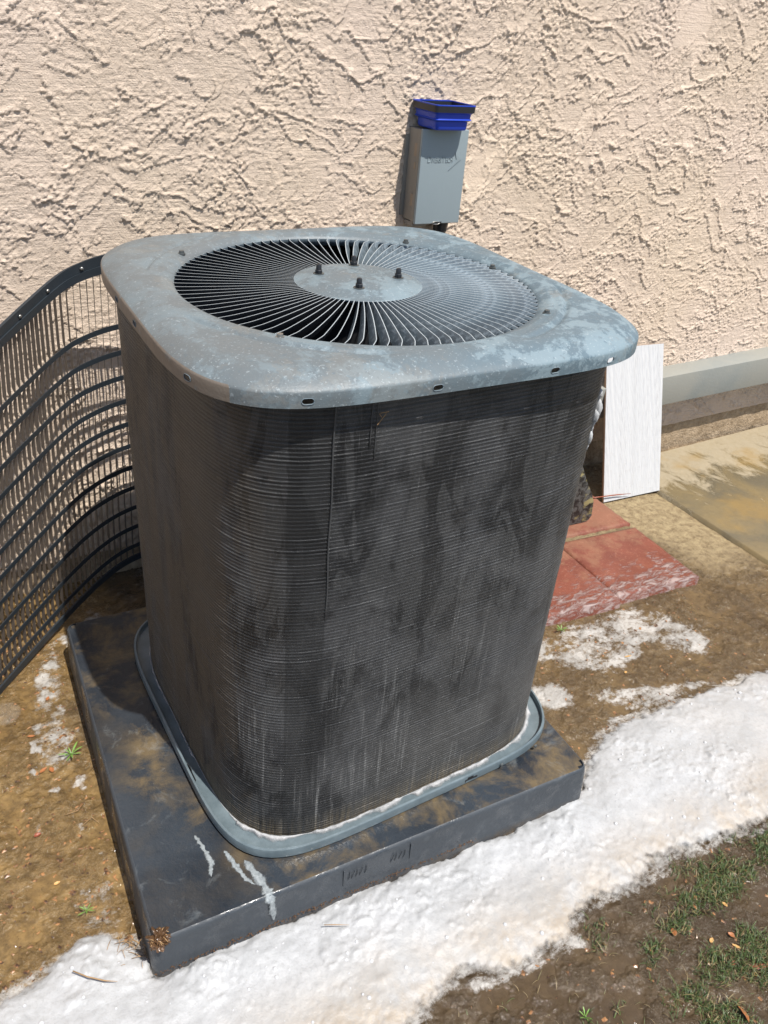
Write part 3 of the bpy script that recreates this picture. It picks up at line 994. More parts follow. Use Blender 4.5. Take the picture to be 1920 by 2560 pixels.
# coil
NC = 220
zc0, zc1 = PH + .010, .992
o_, per = sel(.3536, 4.717, NC)
def coil_uv(ob, per, N, zs_list):
    uvl = ob.data.uv_layers.new(name='UVMap')
    li = np.zeros(len(ob.data.loops), dtype=np.int32); ob.data.loops.foreach_get('vertex_index', li)
    k = li % N; zi = li // N
    # seam handling: faces that wrap get u = per
    uu = k / N * per
    nf = len(li) // 4
    uf = uu.reshape(nf, 4); wrap = (uf.max(1) - uf.min(1)) > per / 2
    uf[wrap] = np.where(uf[wrap] < per / 2, uf[wrap] + per, uf[wrap])
    vv = np.array(zs_list)[zi]
    uvl.data.foreach_set('uv', np.stack([uf.ravel(), vv], 1).astype(np.float32).ravel())
zl_ = np.linspace(zc0, zc1, 12)
V = np.concatenate([np.c_[o_, np.full(NC, z)] for z in zl_])
I = np.arange(len(zl_) * NC).reshape(len(zl_), NC)
F = np.stack([I[:-1], np.roll(I[:-1], -1, 1), np.roll(I[1:], -1, 1), I[1:]], -1).reshape(-1, 4)
coil = obj('condenser_coil', V, F, M_COIL, ROOT, True)
coil_uv(coil, per, NC, zl_ - zc0)
o2, _ = sel(.330, 4.717, NC)
V = np.concatenate([np.c_[o2, np.full(NC, z)] for z in zl_])
obj('coil_inner_face', V, F, M_DARK, ROOT, True)
# horizontal rows standing proud of the fins, slightly uneven
pitch = .0063
nr = int((zc1 - zc0) / pitch)
ang = np.arctan2(o_[:, 1], o_[:, 0])
rad = np.hypot(o_[:, 0], o_[:, 1])
Vs = []; Fs = []; zz = []
kk_ = np.arange(NC)
for i in range(nr):
    zc = zc0 + (i + .5) * pitch
    amp = .00055 * (.75 + .5 * rng.random()) * (1 if i % 3 else 1.35)
    jit = amp * (1 + .35 * np.interp(kk_, np.linspace(0, NC, 60), rng.standard_normal(60)))
    jit = np.clip(jit, .0002, .0018)
    for dz, k in ((-.0020, -.2), (-.0008, .85), (.0006, 1.), (.0018, -.2)):
        rr = rad + jit * k
        Vs.append(np.c_[np.cos(ang) * rr, np.sin(ang) * rr, np.full(NC, zc + dz) + .0002 * rng.standard_normal(NC)])
        zz.append(zc + dz - zc0)
I = np.arange(len(Vs) * NC).reshape(nr, 4, NC)
a = I[:, :-1].reshape(-1, NC); b = I[:, 1:].reshape(-1, NC)
F = np.stack([a, np.roll(a, -1, 1), np.roll(b, -1, 1), b], -1).reshape(-1, 4)
rows = obj('coil_row', np.concatenate(Vs), F, M_TUBE, ROOT, True)
coil_uv(rows, per, NC, zz)
rows['kind'] = 'stuff'
# vertical crease where the coil ends were joined
def coil_pt(ufrac, z, out=0.):
    k = (ufrac / per * NC) % NC
    i = int(k); f = k - i
    p = o_[i] * (1 - f) + o_[(i + 1) % NC] * f
    nrm = p / np.linalg.norm(p)
    return Vector((p[0] + nrm[0] * out, p[1] + nrm[1] * out, z))
mb = MB()
uc = .412
pts = [coil_pt(uc + .0008 * math.sin(z * 40), z, .0022) for z in np.linspace(.62, .975, 26)]
mb.tube(pts, [.0014 * (.5 + .5 * min(1, (i + 1) / 8)) for i in range(26)], 5)
mb.tube([coil_pt(uc + .052, z, .0016) for z in np.linspace(.90, .985, 8)], .0010, 5)
mb.tube([coil_pt(uc + .060, z, .0016) for z in np.linspace(.88, .985, 8)], .0008, 5)
mb.build('coil_seam', M_SEAM, ROOT, smooth=True, kind='stuff')
mb = MB()
c1 = coil_pt(uc + .064, .951, .004)
mb.tube([c1, c1 + Vector((.012, -.002, .001))], .0005, 4); mb.tube([c1 + Vector((-.004, -.001, -.016)), c1 + Vector((.008, -.002, -.001))], .0005, 4)
mb.tube([c1 + Vector((.002, -.001, -.006)), c1 + Vector((-.002, -.001, 0))], .0004, 4)
tag(mb.build('straw', M_STRAW), 'thin dry straw caught high on the front of the black coil', 'straw')

# top cover: one closed sheet metal shell, rounded square outside, round opening inside
LC = Vector((.0031, -.0019)); LYAW = -.0498
LH = .3826; LN_ = 4.70; FR = .3023
NA = 288
o_l, _ = sel(LH, LN_, NA)
angl = np.arctan2(o_l[:, 1], o_l[:, 0]); Ro = np.hypot(o_l[:, 0], o_l[:, 1])
outer = [(0, .9775), (0, .9860), (0, .9965), (.0006, .9985), (.0030, 1.0010), (.010, 1.0055), (.020, 1.0112), (.030, 1.0152), (.037, 1.0172), (.046, 1.0183)]
ca, sa = np.cos(angl), np.sin(angl)
L = []
for d, z in outer:
    L.append(np.stack([ca * (Ro - d), sa * (Ro - d), np.full(NA, z)], 1))
Rin = Ro - .046
ts = list(np.linspace(.04, .96, 34))
for t_ in ts:
    r_ = Rin * (1 - t_) + (FR + .004) * t_
    z = 1.0184 + .0008 * t_
    g = -.0042 * np.exp(-((r_ - .3475) / .0040) ** 2) * sst(Rin, .350, .372)
    g += .0014 * np.exp(-((r_ - .338) / .005) ** 2) * sst(Rin, .350, .372)
    L.append(np.stack([ca * r_, sa * r_, z + g - .006 * sst(-r_, -.322, -.304)], 1))
L.append(np.stack([ca * (FR + .001), sa * (FR + .001), np.full(NA, 1.0115)], 1))
L.append(np.stack([ca * FR, sa * FR, np.full(NA, 1.0095)], 1))
th_ = .0016
back = []
for q in L[::-1]:
    r_ = np.hypot(q[:, 0], q[:, 1])
    back.append(q)
LB = []
for i, q in enumerate(L[::-1]):
    r_ = np.hypot(q[:, 0], q[:, 1])
    skirt = i >= len(L) - 2
    if skirt:
        LB.append(np.stack([ca * (r_ - th_), sa * (r_ - th_), q[:, 2] - (0 if i == len(L) - 1 else .001)], 1))
    else:
        LB.append(np.stack([ca * (r_ - th_ * .6), sa * (r_ - th_ * .6), q[:, 2] - th_], 1))
ALL = L + LB
K = len(ALL)
c_, s_ = math.cos(LYAW), math.sin(LYAW)
Vl = np.concatenate(ALL)
TZ = 1.0
Vw = np.stack([LC[0] + Vl[:, 0] * c_ - Vl[:, 1] * s_, LC[1] + Vl[:, 0] * s_ + Vl[:, 1] * c_, Vl[:, 2]], 1)
I = np.arange(K * NA).reshape(K, NA)
In = np.roll(I, -1, 0)
F = np.stack([I, np.roll(I, -1, 1), np.roll(In, -1, 1), In], -1).reshape(-1, 4)
cover = obj('top_cover', Vw, F, M_COVER, ROOT, True, loc=(LC[0], LC[1], TZ))
def L2W(x, y, z):
    return Vector((LC[0] + x * c_ - y * s_, LC[1] + x * s_ + y * c_, z))
def skirt_at(x=None, y=None):
    if x is not None:
        yy = -LH * (1 - (abs(x) / LH) ** LN_) ** (1 / LN_)
        return x, yy
    return -LH * (1 - (abs(y) / LH) ** LN_) ** (1 / LN_), y
holes = [(*skirt_at(x=-.252), .987), (*skirt_at(x=-.071), .9865), (*skirt_at(x=.125), .987), (*skirt_at(x=.236), .9865), (*skirt_at(y=-.037), .987), (*skirt_at(y=-.257), .988), (*skirt_at(y=.079), .987)]
mb = MB()
rimring = []
for hx, hy, hz in holes:
    g = Vector((np.sign(hx) * abs(hx) ** (LN_ - 1), np.sign(hy) * abs(hy) ** (LN_ - 1), 0)).normalized()
    td = Vector((-g.y, g.x, 0))
    nW = Vector((g.x * c_ - g.y * s_, g.x * s_ + g.y * c_, 0)); tW = Vector((td.x * c_ - td.y * s_, td.x * s_ + td.y * c_, 0))
    cW = L2W(hx, hy, hz)
    P = []
    for k in range(20):
        a = 2 * math.pi * k / 20
        P.append((tW * (.0045 * math.cos(a) + (.0030 if math.cos(a) > 0 else -.0030)) + Vector((0, 0, .0040 * math.sin(a)))))
    A_ = [cW + nW * .006 + p for p in P]; B_ = [cW - nW * .008 + p for p in P]
    n_ = 20
    mb.add(A_ + B_, [tuple(range(n_)), tuple(range(n_, 2 * n_))[::-1]] + [(k, k + n_, (k + 1) % n_ + n_, (k + 1) % n_) for k in range(n_)])
    rimring.append((cW, nW, P))
cut = mb.build('cutter', None)
md = cover.modifiers.new('b', 'BOOLEAN'); md.operation = 'DIFFERENCE'; md.object = cut; md.solver = 'EXACT'
bpy.context.view_layer.update()
dg = bpy.context.evaluated_depsgraph_get()
nm = bpy.data.meshes.new_from_object(cover.evaluated_get(dg))
cover.modifiers.clear()
if len(nm.polygons) > .8 * len(cover.data.polygons):
    if not nm.materials: nm.materials.append(M_COVER)
    cover.data = nm
bpy.data.objects.remove(cut)
cover.data.set_sharp_from_angle(angle=R(50))
for cW, nW, P in rimring:
    mb = MB(); mb.tube([cW + nW * .0004 + p * 1.06 for p in P + P[:1]], .0005, 5)
    mb.build('hole_rim', M_LOUVER, cover, smooth=True)
# cover screws
for p, hi in (((-.228, .214), 1), ((-.241, -.22), 2), ((.218, .19), 0), ((.279, -.012), 0), ((.200, -.256), 1)):
    mb = MB(); mb.lathe((p[0], p[1], 1.0165), [(0, .0), (.0062, .0), (.0062, .0030), (.0045, .0032), (.0043, .0070), (0, .0072)], 12)
    mb.build('cover_screw', M_SCREW if hi == 2 else M_SCREWDULL, cover, smooth=False)

# fan grille: hub plus individual louvers
grille = obj('fan_grille', *[(MB().lathe((LC[0], LC[1], 0), [(FR + .0005, 1.0085), (FR + .0005, .996), (FR - .0012, .996), (FR - .0012, 1.0085)], 96, cap=False)).__dict__[k] for k in ('v', 'f')], M_LOUVER, ROOT, True, loc=(LC[0], LC[1], 1.0))
NL = 94
S_ = [0, .05, .1, .2, .3, .4, .5, .6, .7, .8, .86, .90, .94, .97, 1.0]
r0, r1 = .104, FR + .0006
vv = []; ff = []
for s_i in S_:
    r_ = r0 + (r1 - r0) * s_i
    tip = sst(np.array(s_i), .86, 1.0)
    ta = R(-3.4) * s_i
    ta_top = ta + float(tip) * R(-1.1)
    zt_ = .0125 - .0010 * s_i - .0015 * float(tip)
    drop = (.0110 + .0080 * s_i) * (1 - .60 * float(tip))
    pitcha = 2 * math.pi / NL
    dl = pitcha * (.50 + .0 * s_i) * (1 - .45 * float(tip))
    w2 = .0006 / r_
    for (a, z) in ((ta_top + w2, zt_), (ta_top - w2, zt_), (ta_top - w2 - dl * .45, zt_ - drop * .42), (ta - dl - w2, zt_ - drop), (ta - dl + w2, zt_ - drop - .0006), (ta_top + w2 - dl * .42, zt_ - drop * .5)):
        vv.append((r_ * math.cos(a), r_ * math.sin(a), z))
k6 = 6
for i in range(len(S_) - 1):
    for k in range(k6):
        ff.append((i * k6 + k, i * k6 + (k + 1) % k6, (i + 1) * k6 + (k + 1) % k6, (i + 1) * k6 + k))
ff.append(tuple(range(k6))[::-1]); ff.append(tuple((len(S_) - 1) * k6 + k for k in range(k6)))
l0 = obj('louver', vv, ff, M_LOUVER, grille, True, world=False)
l0.data.materials.append(M_UNDER_SHADE); l0.data.materials.append(M_EDGE)
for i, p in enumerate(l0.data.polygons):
    if i < (len(S_) - 1) * k6 and i % k6 in (3, 4, 5): p.material_index = 1  # lower faces and bottom edge take the painted shade
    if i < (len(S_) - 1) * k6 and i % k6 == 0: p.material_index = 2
l0.data.set_sharp_from_angle(angle=R(28))
l0.location = (0, 0, 0)
for i in range(NL):
    o = l0 if i == 0 else l0.copy()
    if i: COL.objects.link(o); o.parent = grille
    o.rotation_euler = (R(random.uniform(-.05, .05)), 0, 2 * math.pi * i / NL)
mb = MB().lathe((LC[0], LC[1], 0), [(.1065, 1.0085), (.1085, 1.0120), (.1060, 1.0132), (.086, 1.0165), (.079, 1.0205), (.075, 1.0212), (.0, 1.0216)], 72)
hub = mb.build('hub', M_COVER, ROOT, smooth=True, loc=(LC[0], LC[1], TZ), sharp=60)
for a in (151.8, 68.1, -23.4, -118.9):
    nx_, ny_ = LC[0] + .067 * math.cos(R(a)), LC[1] + .067 * math.sin(R(a))
    mb = MB(); mb.lathe((nx_, ny_, 1.0210), [(0, 0), (.0095, 0), (.0095, .0012), (.0, .0012)], 18)
    mb.build('washer', M_SCREWDULL, hub)
    mb = MB(); mb.lathe((nx_, ny_, 1.0222), [(0, 0), (.0062, 0), (.0066, .001), (.0066, .0055), (.0058, .0062), (0, .0062)], 6)
    mb.lathe((nx_, ny_, 1.0284), [(0, 0), (.0046, 0), (.0046, .0062), (.0038, .0082), (.002, .0092), (0, .0094)], 14)
    mb.build('cap_nut', M_BLACKMETAL, hub, smooth=True, sharp=35)
# fan under the grille
mb = MB().lathe((LC[0], LC[1], 0), [(0, .99), (.085, .99), (.085, .86), (.06, .85), (0, .85)], 32)
mb.build('fan_motor', M_DARK, ROOT, smooth=True, sharp=40)
for k in range(3):
    P = []; nS = 7
    for i in range(nS):
        r_ = .06 + .215 * i / (nS - 1)
        for j in range(5):
            a = R(120 * k + 38) + (j / 4 - .5) * R(62) * (.8 + .3 * i / nS)
            P.append((LC[0] + r_ * math.cos(a), LC[1] + r_ * math.sin(a), .905 + (j / 4 - .5) * .055 * (1 - .2 * i / nS) + .006 * math.sin(j / 4 * math.pi)))
    fs = [(i * 5 + j, i * 5 + j + 1, (i + 1) * 5 + j + 1, (i + 1) * 5 + j) for i in range(nS - 1) for j in range(4)]
    fb = obj('fan_blade', P, fs, plain('fan_blade_metal', (.10, .11, .12), .4, .6) if k == 0 else bpy.data.materials['fan_blade_metal'], ROOT, True)
    md = fb.modifiers.new('s', 'SOLIDIFY'); md.thickness = .002
mb = MB(); o3, _ = sel(.352, 4.7, 96)
mb.add([(p[0], p[1], PH + .012) for p in o3], [tuple(range(96))])
mb.build('inner_floor', M_DARK, ROOT)

# foam gathered in the pan between lip and coil
NP_ = 900
of_, perf = sel(.3665, 5.1, NP_)
kk_ = np.arange(NP_); ss = kk_ / NP_ * perf
wid = .0065 + .0045 * fbm(ss * 18, ss * 0, 3, 201)
# more on the front and right, little on the left
angf = np.degrees(np.arctan2(of_[:, 1], of_[:, 0]))
pres = np.where((angf > -142) & (angf < 25), 1.0, .35)
pres *= sst(fbm(ss * 9, ss * 0 + 3.3, 2, 203), -.45, -.1)
wid = np.clip(wid * pres, .0006, .02)
nr_ = of_ / np.hypot(of_[:, 0], of_[:, 1])[:, None]
L = []
oi, _ = sel(.3545, 4.717, NP_)
for t_, hgt in ((0, 0), (.2, .7), (.45, 1), (.75, .75), (1.0, 0)):
    wv = oi + nr_ * (wid * 2.0 * t_)[:, None]
    zz_ = PH + .0108 + hgt * (.0085 * pres) * (1 + .4 * fbm(ss * 60 + t_ * 5, ss * 0 + t_ * 3, 3, 207))
    L.append(np.c_[wv, zz_])
V = np.concatenate(L); I = np.arange(5 * NP_).reshape(5, NP_)
F = np.stack([I[:-1], np.roll(I[:-1], -1, 1), np.roll(I[1:], -1, 1), I[1:]], -1).reshape(-1, 4)
pf = obj('pan_foam', V, F, M_FOAM, None)
tag(pf, 'white soap foam lining the base pan around the coil foot', kind='stuff')
attr(pf, 'dirt', np.zeros(len(V))); attr(pf, 'edge', np.concatenate([np.full(NP_, e_) for e_ in (1, .8, .62, .42, .15)]))
# foam lumps clinging to the right rear side of the coil
mb = MB()
bm = bmesh.new()
for z, rr, dz in ((.888, .008, .010), (.876, .007, .012), (.861, .010, .016), (.849, .011, .014), (.838, .008, .012), (.824, .004, .010), (.808, .009, .012), (.800, .007, .007), (.789, .0035, .008)):
    mt = Matrix.Translation((.3005 + random.uniform(-.002, .002), -.309 + random.uniform(-.002, .004), z)) @ Matrix.Diagonal((rr * .62, rr * 1.0, dz * 1.1, 1))
    bmesh.ops.create_icosphere(bm, subdivisions=3, radius=1, matrix=mt)
for v_ in bm.verts:
    v_.co += Vector((random.uniform(-1, 1), random.uniform(-1, 1), random.uniform(-1, 1))) * .0007
me = bpy.data.meshes.new('coil_foam'); bm.to_mesh(me); bm.free()
me.polygons.foreach_set('use_smooth', np.ones(len(me.polygons), dtype=bool)); me.materials.append(M_FOAM)
cf = bpy.data.objects.new('coil_foam', me); COL.objects.link(cf); attr(cf, 'edge', np.ones(len(me.vertices)))
tag(cf, 'lumps of white foam clinging to the right edge of the black coil', kind='stuff')

# ------------------------------------------------------------------ foam sheet on the ground
xs = np.concatenate([np.arange(-.90, 1.25, .0034)]); ys = np.arange(-1.0, -.22, .0034)
X, Y = np.meshgrid(xs, ys, indexing='ij')
sd = poly_sd(X, Y, smooth_poly(FOAM_POLY, 2))
sd = sd + .020 * fbm(X * 9, Y * 9, 4, 301) + .0065 * fbm(X * 60, Y * 60, 3, 303)
thk = .020 * (1 - np.exp(-np.maximum(sd, 0) / .045)) + .008 * (1 - np.exp(-np.maximum(sd, 0) / .010)) * (.55 + .3 * fbm(X * 7, Y * 7, 2, 309))
bmp = (.0036 * fbm(X * 5, Y * 8, 2, 305) + .00045 * fbm(X * 45, Y * 45, 2, 307)) * sst(sd, .0, .02)
pads = (X - PO[0]) * pu[0] + (Y - PO[1]) * pu[1]; padt = (X - PO[0]) * pv[0] + (Y - PO[1]) * pv[1]
nearpad = sst(-padt, .10, .0) * sst(pads, -.02, .03) * sst(-pads, -.93, -.88)
Zf = ground_h(X, Y) + np.where(sd > 0, thk + bmp, -.006 + sd * .4) + .012 * nearpad
keepv = (sd > -.008) & ~((padt > .004) & (pads > .004) & (pads < PW - .004))
V, F = grid(xs, ys, Zf)
F = F[keepv.ravel()[F].all(1)]
used = np.unique(F); remap = -np.ones(len(V), dtype=np.int64); remap[used] = np.arange(len(used))
foam_o = obj('soap_foam', V[used], remap[F], M_FOAM)
tag(foam_o, 'thick white soap foam spread over the mud in front of the pad', kind='stuff')
lowside = sst(-(Y + .045 * X + .03 * fbm(X * 4, Y * 4, 3, 311)), .50, .66)
attr(foam_o, 'edge', np.maximum(sst(sd, -.006, .040), nearpad).ravel()[used])
attr(foam_o, 'dirt', np.clip(lowside + .25 * sst(X, .5, .9), 0, 1).ravel()[used])
# bubbles resting in the foam
bx = []; tries = 0
while len(bx) < 420 and tries < 40000:
    tries += 1
    x, y = random.uniform(-.85, 1.1), random.uniform(-.95, -.28)
    i = int((x - xs[0]) / .0034); j = int((y - ys[0]) / .0034)
    if sd[i, j] < .030 or not keepv[i, j]: continue
    rr = .0008 + .0042 * random.random() ** 3.4
    bx.append((x, y, Zf[i, j] - rr * .25, rr))
ico = bmesh.new(); bmesh.ops.create_icosphere(ico, subdivisions=2, radius=1)
iv = np.array([v_.co for v_ in ico.verts]); ifc = np.array([[v_.index for v_ in f_.verts] for f_ in ico.faces]); ico.free()
B = np.array(bx)
V = (iv[None] * B[:, None, 3:4] + B[:, None, :3]).reshape(-1, 3)
F = (ifc[None] + (np.arange(len(B)) * len(iv))[:, None, None]).reshape(-1, 3)
tag(obj('foam_bubble', V, F, M_BUB), 'small round bubbles scattered over the white foam', kind='stuff')

# foam drips running over the pad
def ribbon(name, pts, wds, z, label):
    P = [Vector(p) for p in pts]
    n_ = 60; xs_ = np.linspace(0, 1, len(P)); q = np.linspace(0, 1, n_)
    px = np.interp(q, xs_, [p[0] for p in P]); py = np.interp(q, xs_, [p[1] for p in P]); pz = np.interp(q, xs_, [p[2] for p in P]); pw = np.interp(q, xs_, wds)
    px = px + .0016 * fbm(q * 9, q * 0 + pts[0][0] * 50, 2, 401); py = py + .0010 * fbm(q * 9, q * 0 + 7, 2, 402)
    pw = pw * (1 + .7 * fbm(q * 10, q * 0 + 3 + pts[0][0] * 30, 3, 404)); pw = np.clip(pw, .0005, 1) * np.minimum(1, np.minimum(q, 1 - q) * 14) ** .6
    vs = []; C = 7
    for i in range(n_):
        for c in range(C):
            s__ = c / (C - 1) * 2 - 1
            hh = .0014 * (1 - s__ ** 2) * (1 + .5 * math.sin(i * 1.7 + c * 2.1)) * min(1, pw[i] / .003)
            fr = 1 if pz[i] < PH - .004 else 0
            vs.append((px[i] + s__ * pw[i], py[i] - (hh if fr else 0), pz[i] + (.0002 if not fr else 0) + (0 if fr else hh) - (0 if abs(s__) < 1 else .0008)))
    fs = [(i * C + c, i * C + c + 1, (i + 1) * C + c + 1, (i + 1) * C + c) for i in range(n_ - 1) for c in range(C - 1)]
    o = obj(name, vs, fs, M_THIN, None, True)
    attr(o, 'edge', [(1 - abs(c / (C - 1) * 2 - 1) ** 1.5) * .85 for i in range(n_) for c in range(C)])
    return tag(o, label, 'foam drip', 'foam drips on the pad')
z = PH + .0006
ribbon('foam_drip', [(-.413, -.246, z), (-.411, -.262, z), (-.408, -.285, z), (-.407, -.312, z), (-.416, -.338, z)], [.004, .0045, .0035, .006, .004], z, 'short foam drip farthest left on the pad beside the mud stain')
ribbon('foam_drip', [(-.378, -.300, z), (-.374, -.322, z), (-.370, -.345, z), (-.366, -.368, z), (-.356, -.386, z)], [.007, .006, .0075, .006, .003], z, 'middle foam drip on the pad just left of the longest one')
yF = -.4061 - .19 * .0642
ribbon('foam_drip', [(-.353, -.334, z), (-.350, -.355, z), (-.346, -.380, z), (-.342, -.405, z), (-.342, yF + .004, z), (-.341, yF - .005, .096), (-.339, yF - .0065, .07), (-.337, yF - .008, .045)], [.006, .0075, .010, .011, .010, .009, .007, .004], z, 'longest foam drip crossing the pad and running down its front')

# debris clump on the pad corner
bm = bmesh.new(); bmesh.ops.create_icosphere(bm, subdivisions=4, radius=1, matrix=Matrix.Translation((-.5285, -.4030, PH + .001)) @ Matrix.Diagonal((.0155, .0150, .013, 1)))
cc = np.array([v_.co for v_ in bm.verts])
nn_ = fbm(cc[:, 0] * 230, cc[:, 1] * 230 + cc[:, 2] * 300, 3, 420)
for v_, k_ in zip(bm.verts, nn_):
    d_ = (v_.co - Vector((-.5285, -.4030, PH + .001)))
    v_.co += d_ * (.75 * k_)
me = bpy.data.meshes.new('debris'); bm.to_mesh(me); bm.free(); me.materials.append(M_CLUMP)
cl = bpy.data.objects.new('debris_clump', me); COL.objects.link(cl)
tag(cl, 'wet brown clump of dead roots sitting on the front left corner of the pad', 'debris')
mb = MB()
for k in range(10):
    a = random.uniform(0, 6.28); p = Vector((-.5285 + .012 * math.cos(a), -.403 + .012 * math.sin(a), PH + .004 + random.uniform(0, .008)))
    d_ = Vector((math.cos(a + random.uniform(-1, 1)), math.sin(a + random.uniform(-1, 1)), random.uniform(-.6, .5))) * random.uniform(.003, .006)
    mb.tube([p - d_ * .6, p, p + d_ + Vector((0, 0, -.003))], .0007, 4)
rt_ = mb.build('rootlet', M_STRAW, None, smooth=True)
rt_.parent = cl; rt_['kind'] = 'stuff'

# ------------------------------------------------------------------ guard grille leaning at the left
bot = [(-.80, .225, -.01), (-.654, .395, .0), (-.50, .54, .018), (-.448, .586, .025), (-.39, .632, .034), (-.335, .672, .042), (-.285, .700, .048), (-.235, .715, .053), (-.165, .720, .058)]
topc = [(-.66, .29, .775), (-.57, .425, .800), (-.507, .500, .822), (-.455, .550, .842), (-.399, .606, .862), (-.347, .638, .885), (-.292, .622, .910), (-.242, .612, .922), (-.165, .600, .93)]
def resamp(P, n):
    P = np.array(P); s_ = np.r_[0, np.cumsum(np.linalg.norm(np.diff(P, axis=0), axis=1))]
    # smooth by dense interpolation + averaging
    q = np.linspace(0, s_[-1], 200)
    D = np.stack([np.interp(q, s_, P[:, k]) for k in range(3)], 1)
    for _ in range(60):
        D[1:-1] = (D[:-2] + D[1:-1] * 2 + D[2:]) / 4
    s2 = np.r_[0, np.cumsum(np.linalg.norm(np.diff(D, axis=0), axis=1))]
    q = np.linspace(0, s2[-1], n)
    return np.stack([np.interp(q, s2, D[:, k]) for k in range(3)], 1)
NG = 129
Bt = resamp(bot, NG); Tp = resamp(topc, NG)
def GP(i, v, out=0.):
    f = i % 1; i0 = int(min(i, NG - 2)); f = i - i0
    b_ = Bt[i0] * (1 - f) + Bt[min(i0 + 1, NG - 1)] * f; t_ = Tp[i0] * (1 - f) + Tp[min(i0 + 1, NG - 1)] * f
    p = b_ * (1 - v) + t_ * v
    j0, j1 = max(i0 - 2, 0), min(i0 + 3, NG - 1)
    d_ = (Bt[j1] - Bt[j0]) * (1 - v) + (Tp[j1] - Tp[j0]) * v
    n_ = np.array([d_[1], -d_[0], 0]); n_ /= np.linalg.norm(n_)
    return Vector(p + n_ * out)
gr = empty('coil_guard', (-.5, .5, 0))
tag(gr, 'dark curved louvered coil guard panel leaning between wall and condenser', 'guard panel')
def strip(name, v0, v1, o0, o1, m, fold=None):
    vs = []; fs = []; q = list(range(0, NG, 2))
    for i in q:
        if fold is None:
            vs += [GP(i, v0, o0), GP(i, v1, o0), GP(i, v1, o1), GP(i, v0, o1)]
        else:
            vm = fold
            vs += [GP(i, v0, o0 + .003), GP(i, vm, o0 + .003), GP(i, vm, o0), GP(i, v1, o0), GP(i, v1, o1), GP(i, v0, o1)]
    k = len(vs) // len(q)
    for a in range(len(q) - 1):
        for c in range(k):
            fs.append((a * k + c, a * k + (c + 1) % k, (a + 1) * k + (c + 1) % k, (a + 1) * k + c))
    fs.append(tuple(range(k))); fs.append(tuple((len(q) - 1) * k + c for c in range(k))[::-1])
    mb = MB(); mb.add(vs, fs)
    return mb.build(name, m, gr, smooth=True, sharp=30)
rail = strip('top_rail', .955, 1.0, .003, -.004, M_GRILLE, .975)
strip('bottom_rail', .0, .022, .002, -.003, M_GRILLE)
vb = [.955 - .150]
while vb[-1] > .10: vb.append(vb[-1] - .0745)
for v_ in vb:
    strip('band', v_ - .0072, v_ + .0072, .0015, -.0005, M_GRILLE)
nsl = 44
edges = [.955] + vb + [.022]
for k in range(nsl):
    i = (k + .5) / nsl * (NG - 1)
    vs = []; fs = []
    for a, b in zip(edges[:-1], edges[1:]):
        h1, h0 = a - (.0072 if a != .955 else 0), b + (.0072 if b != .022 else 0)
        if a != .955: vs_top = []
        L_ = h1 - h0
        for vv_, wv in ((a, .0015), (h1 - .001, .0030), (h1 - .018 * min(1, L_ / .05), .0094), (h0 + .006, .0094), (h0, .006), (b, .0015)):
            f_ = GP(i, vv_, .0); r_ = GP(i, vv_, -wv); 
            tng = (GP(min(i + 1, NG - 1), vv_) - GP(max(i - 1, 0), vv_)).normalized() * .0006
            vs += [f_ - tng, f_ + tng, r_ + tng + tng * (wv / .0105) * 3.0, r_ - tng + tng * (wv / .0105) * 3.0]
    n_ = len(vs) // 4
    for a in range(n_ - 1):
        for c in range(4):
            fs.append((a * 4 + c, a * 4 + (c + 1) % 4, (a + 1) * 4 + (c + 1) % 4, (a + 1) * 4 + c))
    obj('slat', vs, fs, M_SLAT, gr, False)
for i in (23, 39.5, 62, 81, 99):
    p = GP(i, .985, .004); q = GP(i, .985, .010)
    ax2 = (q - p).normalized(); ax0 = Vector((0, 0, 1)); ax1 = ax2.cross(ax0)
    mb = MB().lathe(p, [(0, 0), (.0042, 0), (.004, .0022), (.002, .0034), (0, .0036)], 10, (ax0, ax1, ax2))
    mb.build('rail_screw', M_SCREW, rail, smooth=True)

# ------------------------------------------------------------------ pavers
def paver(x0, y0, x1, y1, skew, zt_, label):
    nx, ny = 34, 34
    gx = np.linspace(0, 1, nx); gy = np.linspace(0, 1, ny)
    A_, B_ = np.meshgrid(gx, gy, indexing='ij')
    ed = np.minimum(np.minimum(A_, 1 - A_), np.minimum(B_, 1 - B_)) * .29
    px = x0 + (x1 - x0) * A_ - skew * (1 - B_) ; py = y0 + (y1 - y0) * B_ - .035 * (A_)
    nz = fbm(px * 40, py * 40, 3, int(x0 * 100))
    px = px + .0016 * nz * (ed < .004); 
    Z = zt_ - .004 * sst(-ed, -.006, 0) + .0008 * nz
    V, F = grid(gx, gy, Z)
    V[:, 0] = px.ravel(); V[:, 1] = py.ravel()
    I = np.arange(nx * ny).reshape(nx, ny)
    ring = np.concatenate([I[:, 0], I[-1, 1:], I[::-1, -1][1:], I[0, ::-1][1:-1]])
    Vb = V[ring].copy(); Vb[:, 2] = -.03
    n0 = len(V); m_ = len(ring)
    Fs = np.stack([ring, n0 + np.arange(m_), n0 + (np.arange(m_) + 1) % m_, np.roll(ring, -1)], -1)
    o = obj('paver', np.concatenate([V, Vb]), np.concatenate([F, Fs]), M_PAVER)
    tag(o, label, 'paver', 'red pavers beside the condenser')
paver(.955, .008, 1.262, .298, .024, .030, 'red square paver with foam smears farthest out from the condenser')
paver(.655, .030, .948, .310, .014, .031, 'red square paver half covered in foam nearest the condenser coil')
paver(.965, .322, 1.285, .612, .02, .029, 'red square paver behind the others under the speckled slab')

